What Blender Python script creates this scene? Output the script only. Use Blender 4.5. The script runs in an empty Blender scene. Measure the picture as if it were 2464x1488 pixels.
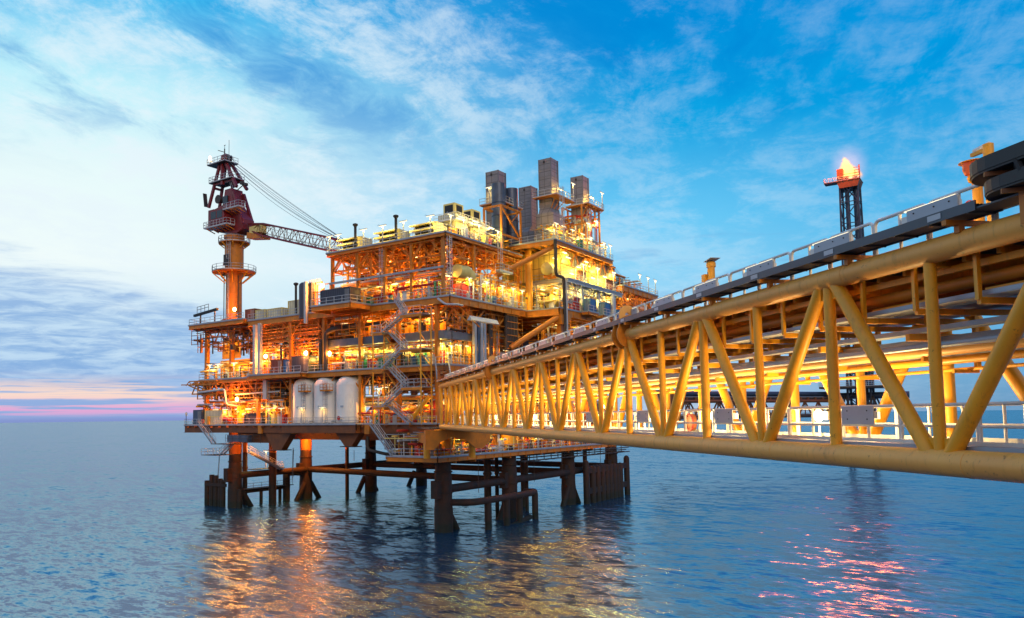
import bpy, math, random
from mathutils import Vector, Matrix
sin, cos, pi, R = math.sin, math.cos, math.pi, math.radians
SC = bpy.context.scene
COL = SC.collection

# ------------------------------------------------------------------ camera
CAM_POS = (-93.49, -68.75, 17.0)
YAW, F, HOR, ROLL = R(36.2), 1860.0, 138.0, 0.0127
PITCH = math.atan(HOR / F)
fw = Vector((cos(YAW) * cos(PITCH), sin(YAW) * cos(PITCH), sin(PITCH)))
rt = Vector((sin(YAW), -cos(YAW), 0))
up = rt.cross(fw)
rt2 = rt * cos(ROLL) - up * sin(ROLL)
up2 = up * cos(ROLL) + rt * sin(ROLL)
cd = bpy.data.cameras.new('camera')
cam = bpy.data.objects.new('camera', cd)
COL.objects.link(cam)
cam.matrix_world = Matrix(((rt2.x, up2.x, -fw.x, CAM_POS[0]), (rt2.y, up2.y, -fw.y, CAM_POS[1]),
                           (rt2.z, up2.z, -fw.z, CAM_POS[2]), (0, 0, 0, 1)))
cd.sensor_width = 36
cd.lens = 36 * F / 2464
cd.shift_x = (1232 - 1067) / 2464
cd.shift_y = (1003 - HOR - 744) / 2464
cd.clip_start, cd.clip_end = 0.5, 60000
SC.camera = cam
SC.view_settings.view_transform = 'Standard'
SC.view_settings.look = 'None'
SC.view_settings.exposure = 0.0
SC.view_settings.gamma = 1.0
SC.render.engine = 'CYCLES'
SC.cycles.use_denoising = True
SC.cycles.max_bounces = 5
SC.cycles.diffuse_bounces = 2
SC.cycles.glossy_bounces = 3
SC.cycles.sample_clamp_indirect = 6.0
SC.cycles.sample_clamp_direct = 30.0
SC.cycles.caustics_reflective = False
SC.cycles.caustics_refractive = False


def lin(r, g, b):
    f = lambda c: (c / 255 / 12.92) if c / 255 <= 0.04045 else ((c / 255 + 0.055) / 1.055) ** 2.4
    return (f(r), f(g), f(b), 1.0)


# ------------------------------------------------------------------ sky
W = bpy.data.worlds.new('World')
SC.world = W
W.use_nodes = True
nt = W.node_tree
nt.nodes.clear()


class NG:
    """little helper for writing node graphs"""
    def __init__(s, tree): s.t = tree
    def n(s, typ, **k):
        o = s.t.nodes.new(typ)
        for a, v in k.items(): setattr(o, a, v)
        return o
    def put(s, sock, v):
        if isinstance(v, bpy.types.NodeSocket): s.t.links.new(v, sock)
        elif v is not None: sock.default_value = v
    def m(s, op, a, b=None, c=None, clamp=False):
        o = s.n('ShaderNodeMath', operation=op, use_clamp=clamp)
        s.put(o.inputs[0], a); s.put(o.inputs[1], b); s.put(o.inputs[2], c)
        return o.outputs[0]
    def vm(s, op, a, b=None):
        o = s.n('ShaderNodeVectorMath', operation=op)
        s.put(o.inputs[0], a); s.put(o.inputs[1], b)
        return o
    def mix(s, f, a, b, blend='MIX'):
        o = s.n('ShaderNodeMix', data_type='RGBA', blend_type=blend)
        s.put(o.inputs[0], f); s.put(o.inputs[6], a); s.put(o.inputs[7], b)
        return o.outputs[2]
    def rng(s, v, a, b, c=0.0, d=1.0, smooth=True):
        o = s.n('ShaderNodeMapRange', interpolation_type='SMOOTHSTEP' if smooth else 'LINEAR')
        s.put(o.inputs[0], v)
        for i, x in enumerate((a, b, c, d)): o.inputs[i + 1].default_value = x
        return o.outputs[0]
    def ramp(s, v, stops, interp='LINEAR'):
        o = s.n('ShaderNodeValToRGB')
        o.color_ramp.interpolation = interp
        e = o.color_ramp.elements
        while len(e) < len(stops): e.new(0.5)
        for el, (p, c) in zip(e, stops):
            el.position = p; el.color = c
        s.put(o.inputs[0], v)
        return o.outputs[0]
    def noise(s, vec, scale, detail=4, rough=0.5, dist=0.0, col=False):
        o = s.n('ShaderNodeTexNoise')
        s.put(o.inputs['Vector'], vec)
        o.inputs['Scale'].default_value = scale
        o.inputs['Detail'].default_value = detail
        o.inputs['Roughness'].default_value = rough
        o.inputs['Distortion'].default_value = dist
        return o.outputs[1 if col else 0]


g = NG(nt)
tc = g.n('ShaderNodeTexCoord')
dirv = g.vm('NORMALIZE', tc.outputs['Generated']).outputs[0]
along = g.vm('DOT_PRODUCT', dirv, (cos(YAW), sin(YAW), 0)).outputs['Value']      # towards the platform
left = g.vm('DOT_PRODUCT', dirv, (-sin(YAW), cos(YAW), 0)).outputs['Value']
dz = g.n('ShaderNodeSeparateXYZ'); g.put(dz.inputs[0], dirv)
z = dz.outputs[2]
el = g.m('MULTIPLY', g.m('ARCSINE', z), 180 / pi)
az = g.m('MULTIPLY', g.m('ARCTAN2', left, along), 180 / pi)                       # + = seaward left
e01 = g.rng(el, 0, 40, 0, 1, False)
blue = g.ramp(e01, [(0, lin(176, 196, 222)), (0.06, lin(176, 208, 232)), (0.2, lin(160, 218, 248)), (0.34, lin(110, 204, 248)),
                    (0.50, lin(16, 168, 230)), (0.66, lin(0, 144, 220)), (1, lin(0, 112, 200))])
dusk = g.ramp(e01, [(0, lin(104, 152, 192)), (0.08, lin(100, 168, 212)), (0.25, lin(74, 182, 232)), (0.5, lin(0, 156, 226)), (0.7, lin(0, 146, 222)), (1, lin(0, 112, 200))])
blue = g.mix(g.rng(az, -12, -40), blue, dusk)
pale = g.ramp(e01, [(0, lin(166, 184, 222)), (0.07, lin(164, 200, 234)), (0.16, lin(206, 232, 246)), (0.27, lin(240, 252, 252)),
                    (0.42, lin(232, 251, 252)), (0.56, lin(190, 240, 252)), (0.70, lin(70, 190, 242)), (1, lin(20, 136, 212))])
# cirrus sheets seen in perspective on a high flat layer
den = g.m('ADD', g.m('MAXIMUM', z, 0.0), 0.16)
cu = g.m('DIVIDE', left, den)
cv = g.m('DIVIDE', along, den)
cx = g.n('ShaderNodeCombineXYZ'); g.put(cx.inputs[0], cu); g.put(cx.inputs[1], cv)
wob = g.noise(cx.outputs[0], 0.9, 4, 0.55, 0.0, True)
cw = g.vm('ADD', cx.outputs[0], g.vm('SCALE', g.vm('SUBTRACT', wob, (0.5, 0.5, 0.5)).outputs[0]).outputs[0])
cw.inputs[1].links[0].from_node.inputs[3].default_value = 0.5
mp = g.n('ShaderNodeMapping', vector_type='TEXTURE')
g.put(mp.inputs[0], cw.outputs[0])
mp.inputs['Rotation'].default_value = (0, 0, R(28))
mp.inputs['Scale'].default_value = (0.55, 1.25, 1)
n1 = g.noise(mp.outputs[0], 1.5, 12, 0.66, 0.25)
n2 = g.noise(cx.outputs[0], 7.5, 10, 0.72, 0.3)
n3 = g.noise(cx.outputs[0], 0.55, 3, 0.5)
leftness = g.rng(az, -16, 24)
sky = g.mix(leftness, blue, pale)
wisps = g.m('MULTIPLY', g.rng(g.m('ADD', g.m('MULTIPLY', n1, 0.60), g.m('MULTIPLY', n2, 0.40)), 0.45, 0.60), g.rng(n3, 0.28, 0.62, 0.35, 1.0))
wisps = g.m('MULTIPLY', wisps, g.rng(el, 2, 10, 0.45, 0.95))
wisps = g.m('MULTIPLY', wisps, g.rng(az, -32, 14, 0.26, 1.0))
sky = g.mix(g.m('MULTIPLY', wisps, 0.80), sky, lin(232, 246, 253))
# deeper blue gaps
gap = g.m('MULTIPLY', g.rng(n1, 0.50, 0.34), g.rng(el, 15, 25))
sky = g.mix(g.m('MULTIPLY', gap, 0.7), sky, lin(0, 134, 214))
# grey blue layer cloud low on the left, with fine ripples and a ragged top
cyl = g.n('ShaderNodeCombineXYZ'); g.put(cyl.inputs[0], g.m('MULTIPLY', az, 0.055)); g.put(cyl.inputs[1], g.m('MULTIPLY', el, 0.34))
b1 = g.noise(cyl.outputs[0], 1.6, 7, 0.6, 0.3)
b2 = g.noise(cyl.outputs[0], 4.5, 6, 0.65, 0.5)
top = g.m('ADD', g.m('ADD', g.m('MULTIPLY', az, 0.17), 5.2), g.m('MULTIPLY', g.m('SUBTRACT', b1, 0.5), 9.0))
bank = g.rng(g.m('SUBTRACT', top, el), -0.9, 1.8)
bank = g.m('MULTIPLY', bank, g.rng(az, 2, 20))
bankcol = g.mix(g.rng(b2, 0.36, 0.66), lin(122, 168, 222), lin(192, 220, 244))
bankcol = g.mix(g.rng(el, 4.5, 1.0), bankcol, lin(140, 170, 222))
sky = g.mix(g.m('MULTIPLY', bank, 0.78), sky, bankcol)
# thin grey-blue streaks on the right half
st = g.noise(cyl.outputs[0], 2.1, 7, 0.62, 0.4)
stm = g.m('MULTIPLY', g.m('MULTIPLY', g.rng(st, 0.53, 0.68), g.rng(el, 3, 7)), g.m('MULTIPLY', g.rng(el, 15, 9), g.rng(az, 8, -2)))
sky = g.mix(g.m('MULTIPLY', stm, 0.55), sky, lin(118, 172, 222))
# afterglow: pink and peach bars just above the horizon
sb = g.n('ShaderNodeCombineXYZ'); g.put(sb.inputs[0], g.m('MULTIPLY', az, 0.035)); g.put(sb.inputs[1], g.m('MULTIPLY', el, 1.1))
pn = g.noise(sb.outputs[0], 2.6, 7, 0.6, 0.3)
pk = g.m('MULTIPLY', g.m('MULTIPLY', g.rng(el, 0.15, 0.7), g.rng(el, 3.4, 1.7)), g.rng(az, 11, 20))
pkc = g.mix(g.rng(el, 0.7, 1.9), lin(228, 170, 214), lin(255, 222, 204))
sky = g.mix(g.m('MULTIPLY', pk, g.rng(pn, 0.42, 0.54, 0.0, 0.95)), sky, pkc)
sky = g.mix(g.m('MULTIPLY', g.rng(el, 0.5, 0.0), g.rng(az, 5, 16)), sky, lin(132, 150, 208))
# the half of the sky behind the photographer still carries a warm glow
rear = g.rng(along, 0.1, -0.65)
rearcol = g.ramp(e01, [(0, (0.80, 0.50, 0.30, 1)), (0.3, (0.80, 0.62, 0.46, 1)), (0.8, (0.34, 0.55, 0.85, 1)), (1, (0.12, 0.36, 0.72, 1))])
sky = g.mix(rear, sky, rearcol)
below = g.rng(el, 0.0, -3.0)
sky = g.mix(below, sky, lin(60, 100, 130))
bg = g.n('ShaderNodeBackground')
g.put(bg.inputs[0], sky)
bg.inputs[1].default_value = 1.0
wo = g.n('ShaderNodeOutputWorld')
nt.links.new(bg.outputs[0], wo.inputs[0])

# ------------------------------------------------------------------ weak warm fill sun, added behind the photographer
sd = bpy.data.lights.new('twilight_fill', 'SUN')
sd.energy = 0.7
sd.angle = R(25)
sd.color = (1.0, 0.80, 0.60)
so = bpy.data.objects.new('twilight_fill', sd)
COL.objects.link(so)
so.rotation_euler = Vector((cos(R(48)), sin(R(48)), -0.42)).to_track_quat('-Z', 'Y').to_euler()


# ------------------------------------------------------------------ materials
def mat(name, col, rough=0.5, metal=0.0, var=0.18, vscale=0.7, dirt=None, dirt_amt=0.35, emit=None, strength=0.0, bump=0.0, specks=0.0):
    m = bpy.data.materials.new(name)
    m.use_nodes = True
    t = m.node_tree
    b = t.nodes['Principled BSDF']
    q = NG(t)
    c4 = tuple(col) + (1,) if len(col) == 3 else tuple(col)
    b.inputs['Roughness'].default_value = rough
    b.inputs['Metallic'].default_value = metal
    if emit:
        b.inputs['Base Color'].default_value = c4
        b.inputs['Emission Color'].default_value = tuple(emit) + (1,)
        b.inputs['Emission Strength'].default_value = strength
        m.cycles.emission_sampling = 'NONE'
        return m
    co = q.n('ShaderNodeTexCoord').outputs['Object']
    n = q.noise(co, vscale, 5, 0.6)
    lo = tuple(max(0, x * (1 - var)) for x in c4[:3]) + (1,)
    hi = tuple(min(1, x * (1 + var)) for x in c4[:3]) + (1,)
    cc = q.mix(q.rng(n, 0.3, 0.7), lo, hi)
    if dirt:
        st = q.n('ShaderNodeMapping'); q.put(st.inputs[0], co)
        st.inputs['Scale'].default_value = (1.6, 1.6, 0.35)
        dn = q.noise(st.outputs[0], 1.7, 7, 0.7)
        cc = q.mix(q.m('MULTIPLY', q.rng(dn, 0.55, 0.72), dirt_amt), cc, tuple(dirt) + (1,))
    if specks:
        sk = q.noise(co, 5.5, 6, 0.75)
        cc = q.mix(q.m('MULTIPLY', q.rng(sk, 0.61, 0.68), specks), cc, (0.14, 0.045, 0.012, 1))
        wl = q.n('ShaderNodeMapping'); q.put(wl.inputs[0], co)
        wl.inputs['Scale'].default_value = (7.0, 7.0, 0.5)
        cc = q.mix(q.m('MULTIPLY', q.rng(q.noise(wl.outputs[0], 1.0, 4, 0.6), 0.56, 0.72), specks * 0.5), cc, (0.30, 0.13, 0.03, 1))
    q.put(b.inputs['Base Color'], cc)
    q.put(b.inputs['Roughness'], q.rng(n, 0.25, 0.75, max(0.05, rough - 0.08), min(1, rough + 0.12), False))
    if bump:
        bp = q.n('ShaderNodeBump')
        bp.inputs['Strength'].default_value = bump
        q.put(bp.inputs['Height'], q.noise(co, vscale * 6, 4, 0.6))
        q.put(b.inputs['Normal'], bp.outputs[0])
    return m


M = {}
RUST = (0.10, 0.035, 0.012)
M['yellow'] = mat('yellow_paint', (0.92, 0.40, 0.018), 0.42, var=0.10, dirt=(0.36, 0.16, 0.03), dirt_amt=0.32, specks=0.5)
M['chord'] = mat('chord_paint', (0.98, 0.435, 0.088), 0.45, var=0.10, vscale=0.5, dirt=(0.42, 0.19, 0.03), dirt_amt=0.4, specks=0.55, bump=0.06)
M['ochre'] = mat('weathered_yellow_paint', (0.60, 0.20, 0.012), 0.5, var=0.2, dirt=RUST, dirt_amt=0.4)
M['galv'] = mat('galvanised_steel', (0.48, 0.50, 0.54), 0.45, 0.15, var=0.1)
M['white'] = mat('white_paint', (0.80, 0.78, 0.74), 0.4, var=0.05, dirt=(0.5, 0.42, 0.32), dirt_amt=0.15)
M['tank'] = mat('tank_white_paint', (0.80, 0.80, 0.79), 0.38, var=0.04, dirt=(0.50, 0.44, 0.36), dirt_amt=0.3, specks=0.3)
M['cream'] = mat('cream_panel', (0.80, 0.64, 0.20), 0.45, var=0.10, dirt=(0.45, 0.28, 0.10), dirt_amt=0.3)
M['dark'] = mat('dark_steel', (0.045, 0.035, 0.03), 0.6, var=0.4, dirt=RUST, dirt_amt=0.5)
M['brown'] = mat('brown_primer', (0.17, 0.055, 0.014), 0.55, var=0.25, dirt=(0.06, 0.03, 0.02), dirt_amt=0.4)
M['navy'] = mat('navy_paint', (0.035, 0.042, 0.075), 0.45, var=0.2, dirt=(0.12, 0.06, 0.04), dirt_amt=0.25)
M['blue'] = mat('blue_paint', (0.05, 0.16, 0.36), 0.45, var=0.15)
M['red'] = mat('red_paint', (0.50, 0.035, 0.02), 0.42, var=0.15)
M['maroon'] = mat('maroon_crane_paint', (0.20, 0.016, 0.020), 0.42, var=0.22, dirt=(0.05, 0.01, 0.015), dirt_amt=0.5)
M['green'] = mat('green_paint', (0.02, 0.24, 0.10), 0.45)
M['black'] = mat('black_rubber', (0.015, 0.015, 0.017), 0.6)
M['stackgrey'] = mat('stack_cladding', (0.20, 0.19, 0.20), 0.42, 0.25, var=0.2, vscale=0.5, dirt=(0.10, 0.07, 0.05), dirt_amt=0.3)
M['duct'] = mat('blue_grey_duct', (0.075, 0.10, 0.155), 0.35, 0.3, var=0.2)
M['tray'] = mat('cable_tray_steel', (0.30, 0.34, 0.40), 0.42, 0.35, var=0.12)
M['boxgrey'] = mat('grey_lamp_box', (0.40, 0.46, 0.54), 0.4, var=0.06, dirt=(0.3, 0.28, 0.25), dirt_amt=0.2)
M['bendblack'] = mat('blackened_tray', (0.018, 0.020, 0.024), 0.5, 0.2, var=0.3)
M['traydark'] = mat('dark_tray', (0.07, 0.09, 0.115), 0.45, 0.3, var=0.2)
M['grate'] = mat('deck_grating', (0.07, 0.055, 0.045), 0.6, var=0.3)
M['rope'] = mat('steel_rope', (0.11, 0.12, 0.13), 0.5, 0.5)
M['lamp'] = mat('lit_tube', (1, 1, 1), 0.5, emit=(1.0, 0.84, 0.46), strength=1.5)
M['flood'] = mat('lit_sodium_glass', (1, 1, 1), 0.5, emit=(1.0, 0.62, 0.20), strength=22.0)
M['warmglass'] = mat('warm_lit_lens', (1, 1, 1), 0.5, emit=(1.0, 0.74, 0.34), strength=9.0)
M['beacon'] = mat('orange_beacon', (0.75, 0.13, 0.03), 0.4)
M['glass'] = mat('dark_window_glass', (0.02, 0.035, 0.05), 0.08, 0.0)
M['bluesteel'] = mat('dark_blue_steel', (0.025, 0.05, 0.10), 0.45, 0.2, var=0.25)

# jacket steel: coated yellow above the splash zone, black marine growth and rust below it
mj = mat('jacket_steel', (0.020, 0.012, 0.009), 0.75, var=0.4, vscale=0.9, bump=0.5)
q = NG(mj.node_tree)
bj = mj.node_tree.nodes['Principled BSDF']
old = bj.inputs['Base Color'].links[0].from_socket
co = q.n('ShaderNodeTexCoord').outputs['Object']
sp = q.n('ShaderNodeSeparateXYZ'); q.put(sp.inputs[0], co)
edge = q.m('ADD', sp.outputs[2], q.m('MULTIPLY', q.noise(co, 1.2, 4, 0.6), 0.5))
rustb = q.mix(q.m('MULTIPLY', q.rng(edge, 3.4, 5.2), q.rng(q.noise(co, 0.8, 5, 0.7), 0.40, 0.62)), old, (0.045, 0.014, 0.007, 1))
rustb = q.mix(q.rng(edge, 1.9, 1.2), rustb, (0.006, 0.011, 0.007, 1))
q.put(bj.inputs['Base Color'], q.mix(q.rng(edge, 10.55, 10.65), rustb, (0.40, 0.11, 0.012, 1)))
M['jacket'] = mj
# panelled cladding with seams
def panelled(name, col, seam, sx, sy, rough=0.45):
    m = mat(name, col, rough, 0.15, var=0.12)
    q = NG(m.node_tree)
    b = m.node_tree.nodes['Principled BSDF']
    old = b.inputs['Base Color'].links[0].from_socket
    co = q.n('ShaderNodeTexCoord').outputs['Object']
    s3 = q.n('ShaderNodeSeparateXYZ'); q.put(s3.inputs[0], co)
    h = q.m('ADD', s3.outputs[0], s3.outputs[1])
    f1 = q.m('FRACT', q.m('DIVIDE', h, sx))
    f2 = q.m('FRACT', q.m('DIVIDE', s3.outputs[2], sy))
    line = q.m('MAXIMUM', q.m('LESS_THAN', f1, 0.10 / sx), q.m('LESS_THAN', f2, 0.10 / sy))
    q.put(b.inputs['Base Color'], q.mix(line, old, tuple(seam) + (1,)))
    return m


M['stack'] = panelled('panelled_stack', (0.27, 0.24, 0.24), (0.13, 0.11, 0.11), 1.3, 1.35)
M['panel'] = panelled('panelled_cream', (0.80, 0.62, 0.17), (0.28, 0.18, 0.07), 1.05, 2.2)
M['corr'] = panelled('corrugated_cream', (0.74, 0.66, 0.44), (0.40, 0.30, 0.14), 0.45, 6.0)
M['corrnavy'] = panelled('corrugated_navy', (0.04, 0.045, 0.075), (0.015, 0.017, 0.03), 0.4, 6.0)
M['corrred'] = panelled('corrugated_red', (0.26, 0.055, 0.03), (0.10, 0.02, 0.012), 0.4, 6.0)
M['corrblue'] = panelled('corrugated_blue', (0.05, 0.17, 0.36), (0.02, 0.07, 0.17), 0.4, 6.0)


# ------------------------------------------------------------------ mesh helpers
class MB:
    def __init__(s): s.v, s.f = [], []
    def add(s, vs, fs):
        o = len(s.v)
        s.v += [tuple(x) for x in vs]
        s.f += [tuple(i + o for i in f) for f in fs]
        return s
    def box(s, x0, x1, y0, y1, z0, z1):
        return s.add([(x0, y0, z0), (x1, y0, z0), (x1, y1, z0), (x0, y1, z0), (x0, y0, z1), (x1, y0, z1), (x1, y1, z1), (x0, y1, z1)],
                     [(0, 3, 2, 1), (4, 5, 6, 7), (0, 1, 5, 4), (1, 2, 6, 5), (2, 3, 7, 6), (3, 0, 4, 7)])
    def cbox(s, c, d): return s.box(c[0] - d[0] / 2, c[0] + d[0] / 2, c[1] - d[1] / 2, c[1] + d[1] / 2, c[2] - d[2] / 2, c[2] + d[2] / 2)
    def frame_of(s, p, q):
        d = (q - p)
        L = d.length
        d = d / L if L > 1e-9 else Vector((0, 0, 1))
        a = Vector((0, 0, 1)) if abs(d.z) < 0.95 else Vector((1, 0, 0))
        u = d.cross(a).normalized()
        return d, u, u.cross(d)
    def bar(s, p, q, w, h):
        p, q = Vector(p), Vector(q)
        d, u, n = s.frame_of(p, q)
        vs = []
        for c in (p, q):
            for a, b in ((-1, -1), (1, -1), (1, 1), (-1, 1)): vs.append(c + u * (a * w / 2) + n * (b * h / 2))
        return s.add(vs, [(0, 1, 2, 3), (7, 6, 5, 4), (0, 4, 5, 1), (1, 5, 6, 2), (2, 6, 7, 3), (3, 7, 4, 0)])
    def ibeam(s, p, q, w, h, t=0.06):
        p, q = Vector(p), Vector(q)
        d, u, n = s.frame_of(p, q)
        s.bar(p + n * (h / 2 - t / 2), q + n * (h / 2 - t / 2), w, t)
        s.bar(p - n * (h / 2 - t / 2), q - n * (h / 2 - t / 2), w, t)
        return s.bar(p, q, t, h - 2 * t)
    def tube(s, p, q, r, n=8, r2=None, cap=True):
        p, q = Vector(p), Vector(q)
        r2 = r if r2 is None else r2
        d, u, w = s.frame_of(p, q)
        vs = []
        for c, rr in ((p, r), (q, r2)):
            for i in range(n):
                a = 2 * pi * i / n
                vs.append(c + u * (rr * cos(a)) + w * (rr * sin(a)))
        fs = [(i, (i + 1) % n, n + (i + 1) % n, n + i) for i in range(n)]
        if cap: fs += [tuple(range(n))[::-1], tuple(range(n, 2 * n))]
        return s.add(vs, fs)
    def path(s, pts, r, n=6, closed=False):
        pts = [Vector(p) for p in pts]
        k = len(pts)
        rings = []
        ref = None
        for i, p in enumerate(pts):
            a = pts[i - 1] if (i > 0 or closed) else p
            b = pts[(i + 1) % k] if (i < k - 1 or closed) else p
            d = (b - a).normalized()
            if ref is None: ref = Vector((0, 0, 1)) if abs(d.z) < 0.9 else Vector((1, 0, 0))
            u = d.cross(ref)
            if u.length < 1e-4: u = d.cross(Vector((0.3, 1, 0.2)))
            u.normalize()
            w = u.cross(d).normalized()
            ref = w
            rings.append([p + u * (r * cos(2 * pi * j / n)) + w * (r * sin(2 * pi * j / n)) for j in range(n)])
        vs = [v for rg in rings for v in rg]
        fs = []
        for i in range(k if closed else k - 1):
            o, o2 = i * n, ((i + 1) % k) * n
            for j in range(n): fs.append((o + j, o + (j + 1) % n, o2 + (j + 1) % n, o2 + j))
        if not closed: fs += [tuple(range(n))[::-1], tuple(range((k - 1) * n, k * n))]
        return s.add(vs, fs)
    def elbow(s, pts, r, n=8, bend=None):
        """pipe through corner points with rounded bends"""
        bend = bend or r * 2.2
        P = [Vector(p) for p in pts]
        out = [P[0]]
        for i in range(1, len(P) - 1):
            a, b, c = P[i - 1], P[i], P[i + 1]
            d1, d2 = (a - b), (c - b)
            k = min(bend, d1.length * 0.45, d2.length * 0.45)
            d1.normalize(); d2.normalize()
            s0, s1 = b + d1 * k, b + d2 * k
            for t in (0, 0.25, 0.5, 0.75, 1): out.append(s0 * (1 - t) ** 2 + b * (2 * t * (1 - t)) + s1 * t * t)
        out.append(P[-1])
        return s.path(out, r, n)
    def lathe(s, prof, c=(0, 0, 0), n=24, axis='z'):
        vs = []
        for r, z in prof:
            for i in range(n):
                a = 2 * pi * i / n
                p = (r * cos(a), r * sin(a), z)
                if axis == 'x': p = (p[2], p[0], p[1])
                if axis == 'y': p = (p[0], p[2], p[1])
                vs.append((p[0] + c[0], p[1] + c[1], p[2] + c[2]))
        fs = []
        for k in range(len(prof) - 1):
            for i in range(n): fs.append((k * n + i, k * n + (i + 1) % n, (k + 1) * n + (i + 1) % n, (k + 1) * n + i))
        fs += [tuple(range(n))[::-1], tuple(range((len(prof) - 1) * n, len(prof) * n))]
        return s.add(vs, fs)
    def prism(s, poly, axis, a, b):
        """extrude a 2D polygon along axis from a to b"""
        def P(u, v, w): return {'x': (w, u, v), 'y': (u, w, v), 'z': (u, v, w)}[axis]
        n = len(poly)
        vs = [P(u, v, a) for u, v in poly] + [P(u, v, b) for u, v in poly]
        return s.add(vs, [tuple(range(n))[::-1], tuple(range(n, 2 * n))] + [(i, (i + 1) % n, n + (i + 1) % n, n + i) for i in range(n)])
    def mesh(s, name, m, smooth=True):
        me = bpy.data.meshes.new(name)
        me.from_pydata(s.v, [], s.f)
        me.materials.append(m)
        me.update()
        if smooth:
            me.polygons.foreach_set('use_smooth', [True] * len(me.polygons))
            try: me.set_sharp_from_angle(angle=R(35))
            except Exception: pass
        return me
    def build(s, name, m, parent=None, smooth=True):
        o = bpy.data.objects.new(name, s.mesh(name, M[m] if isinstance(m, str) else m, smooth))
        COL.objects.link(o)
        if parent: o.parent = parent
        return o


def tag(o, label=None, cat=None, group=None, kind=None):
    for k, v in (('label', label), ('category', cat), ('group', group), ('kind', kind)):
        if v: o[k] = v
    return o


def thing(name, label, cat, loc=(0, 0, 0), rz=0.0, group=None):
    o = bpy.data.objects.new(name, None)
    o.empty_display_size = 0.3
    COL.objects.link(o)
    o.location = loc
    o.rotation_euler = (0, 0, rz)
    return tag(o, label, cat, group)


def dup(root, loc, rz=0.0, label=None, group=None):
    r = root.copy(); COL.objects.link(r)
    r.location = loc; r.rotation_euler = (0, 0, rz)
    if label: r['label'] = label
    if group: r['group'] = group
    for ch in root.children:
        c = ch.copy(); COL.objects.link(c); c.parent = r
        for gch in ch.children:
            d = gch.copy(); COL.objects.link(d); d.parent = c
    return r


def area(parent, loc, power, color, sx=1.2, sy=0.2):
    ld = bpy.data.lights.new('lamp_light', 'AREA')
    ld.shape = 'RECTANGLE'
    ld.energy, ld.color, ld.size, ld.size_y = power, color, sx, sy
    o = bpy.data.objects.new('lamp_light', ld)
    COL.objects.link(o)
    o.location = loc
    o.parent = parent
    return o


def light(parent, loc, power, color, radius=0.15, spot=None):
    ld = bpy.data.lights.new('lamp_light', 'POINT')
    ld.energy, ld.color, ld.shadow_soft_size = power, color, radius
    o = bpy.data.objects.new('lamp_light', ld)
    COL.objects.link(o)
    o.location = loc
    if parent: o.parent = parent
    return o


def rail(pts, h=1.1, r=0.035, gap=1.5, toe=True, mb=None, loops=False):
    """handrail along a polyline at deck level"""
    b = mb or MB()
    pts = [Vector(p) for p in pts]
    for a, c in zip(pts, pts[1:]):
        L = (c - a).length
        n = max(1, round(L / gap))
        for z in (h, h * 0.52): b.tube(a + Vector((0, 0, z)), c + Vector((0, 0, z)), r, 6, cap=False)
        for i in range(n + 1):
            p = a.lerp(c, i / n)
            b.tube(p, p + Vector((0, 0, h)), r, 6, cap=False)
        if toe: b.bar(a + Vector((0, 0, 0.08)), c + Vector((0, 0, 0.08)), 0.03, 0.16)
    return b


def ladder(p, top, w=0.5, cage=True, mb=None, ux=(0, 1, 0)):
    b = mb or MB()
    p, top, u = Vector(p), Vector(top), Vector(ux)
    n = u.cross(Vector((0, 0, 1)))
    for s in (-1, 1): b.tube(p + u * (s * w / 2), top + u * (s * w / 2), 0.045, 6)
    L = (top - p).length
    for i in range(int(L / 0.34)):
        c = p.lerp(top, (i + 0.5) * 0.34 / L)
        b.tube(c - u * (w / 2), c + u * (w / 2), 0.028, 5, cap=False)
    if cage:
        for i in range(int((L - 2.2) / 0.9) + 1):
            c = p + Vector((0, 0, 2.2 + i * 0.9))
            if c.z > top.z: break
            b.path([c + u * (0.38 * cos(a)) - n * (0.75 * sin(a)) for a in [pi * k / 6 for k in range(7)]], 0.03, 5)
        for a in (0.5, pi / 2, pi - 0.5):
            o = u * (0.38 * cos(a)) - n * (0.75 * sin(a))
            b.tube(p + o + Vector((0, 0, 2.2)), top + o, 0.025, 5)
    return b


def stair_flight(p, q, width, out, parent, rails=True):
    """p -> q centre line of a flight; out = horizontal unit vector across the flight"""
    p, q, w = Vector(p), Vector(q), Vector(out) * (width / 2)
    st = MB()
    for s in (-1, 1): st.bar(p + w * s, q + w * s, 0.09, 0.28)
    sobj = st.build('stair_stringers', 'tray', parent)
    tr = MB()
    n = max(4, int(abs(q.z - p.z) / 0.22))
    run = (q - p); run.z = 0
    rd = run.normalized()
    for i in range(n):
        c = p.lerp(q, (i + 0.5) / n)
        tr.bar(c - w * 0.95, c + w * 0.95, 0.26, 0.05)
    tr.build('stair_treads', 'grate', sobj)
    if rails:
        b = MB()
        for s in (-1, 1):
            for z in (0.55, 1.05): b.tube(p + w * s + Vector((0, 0, z)), q + w * s + Vector((0, 0, z)), 0.038, 6)
            for i in range(5):
                c = p.lerp(q, i / 4) + w * s
                b.tube(c, c + Vector((0, 0, 1.05)), 0.034, 6)
        b.build('stair_handrail', 'galv', sobj)
    return sobj


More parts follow.
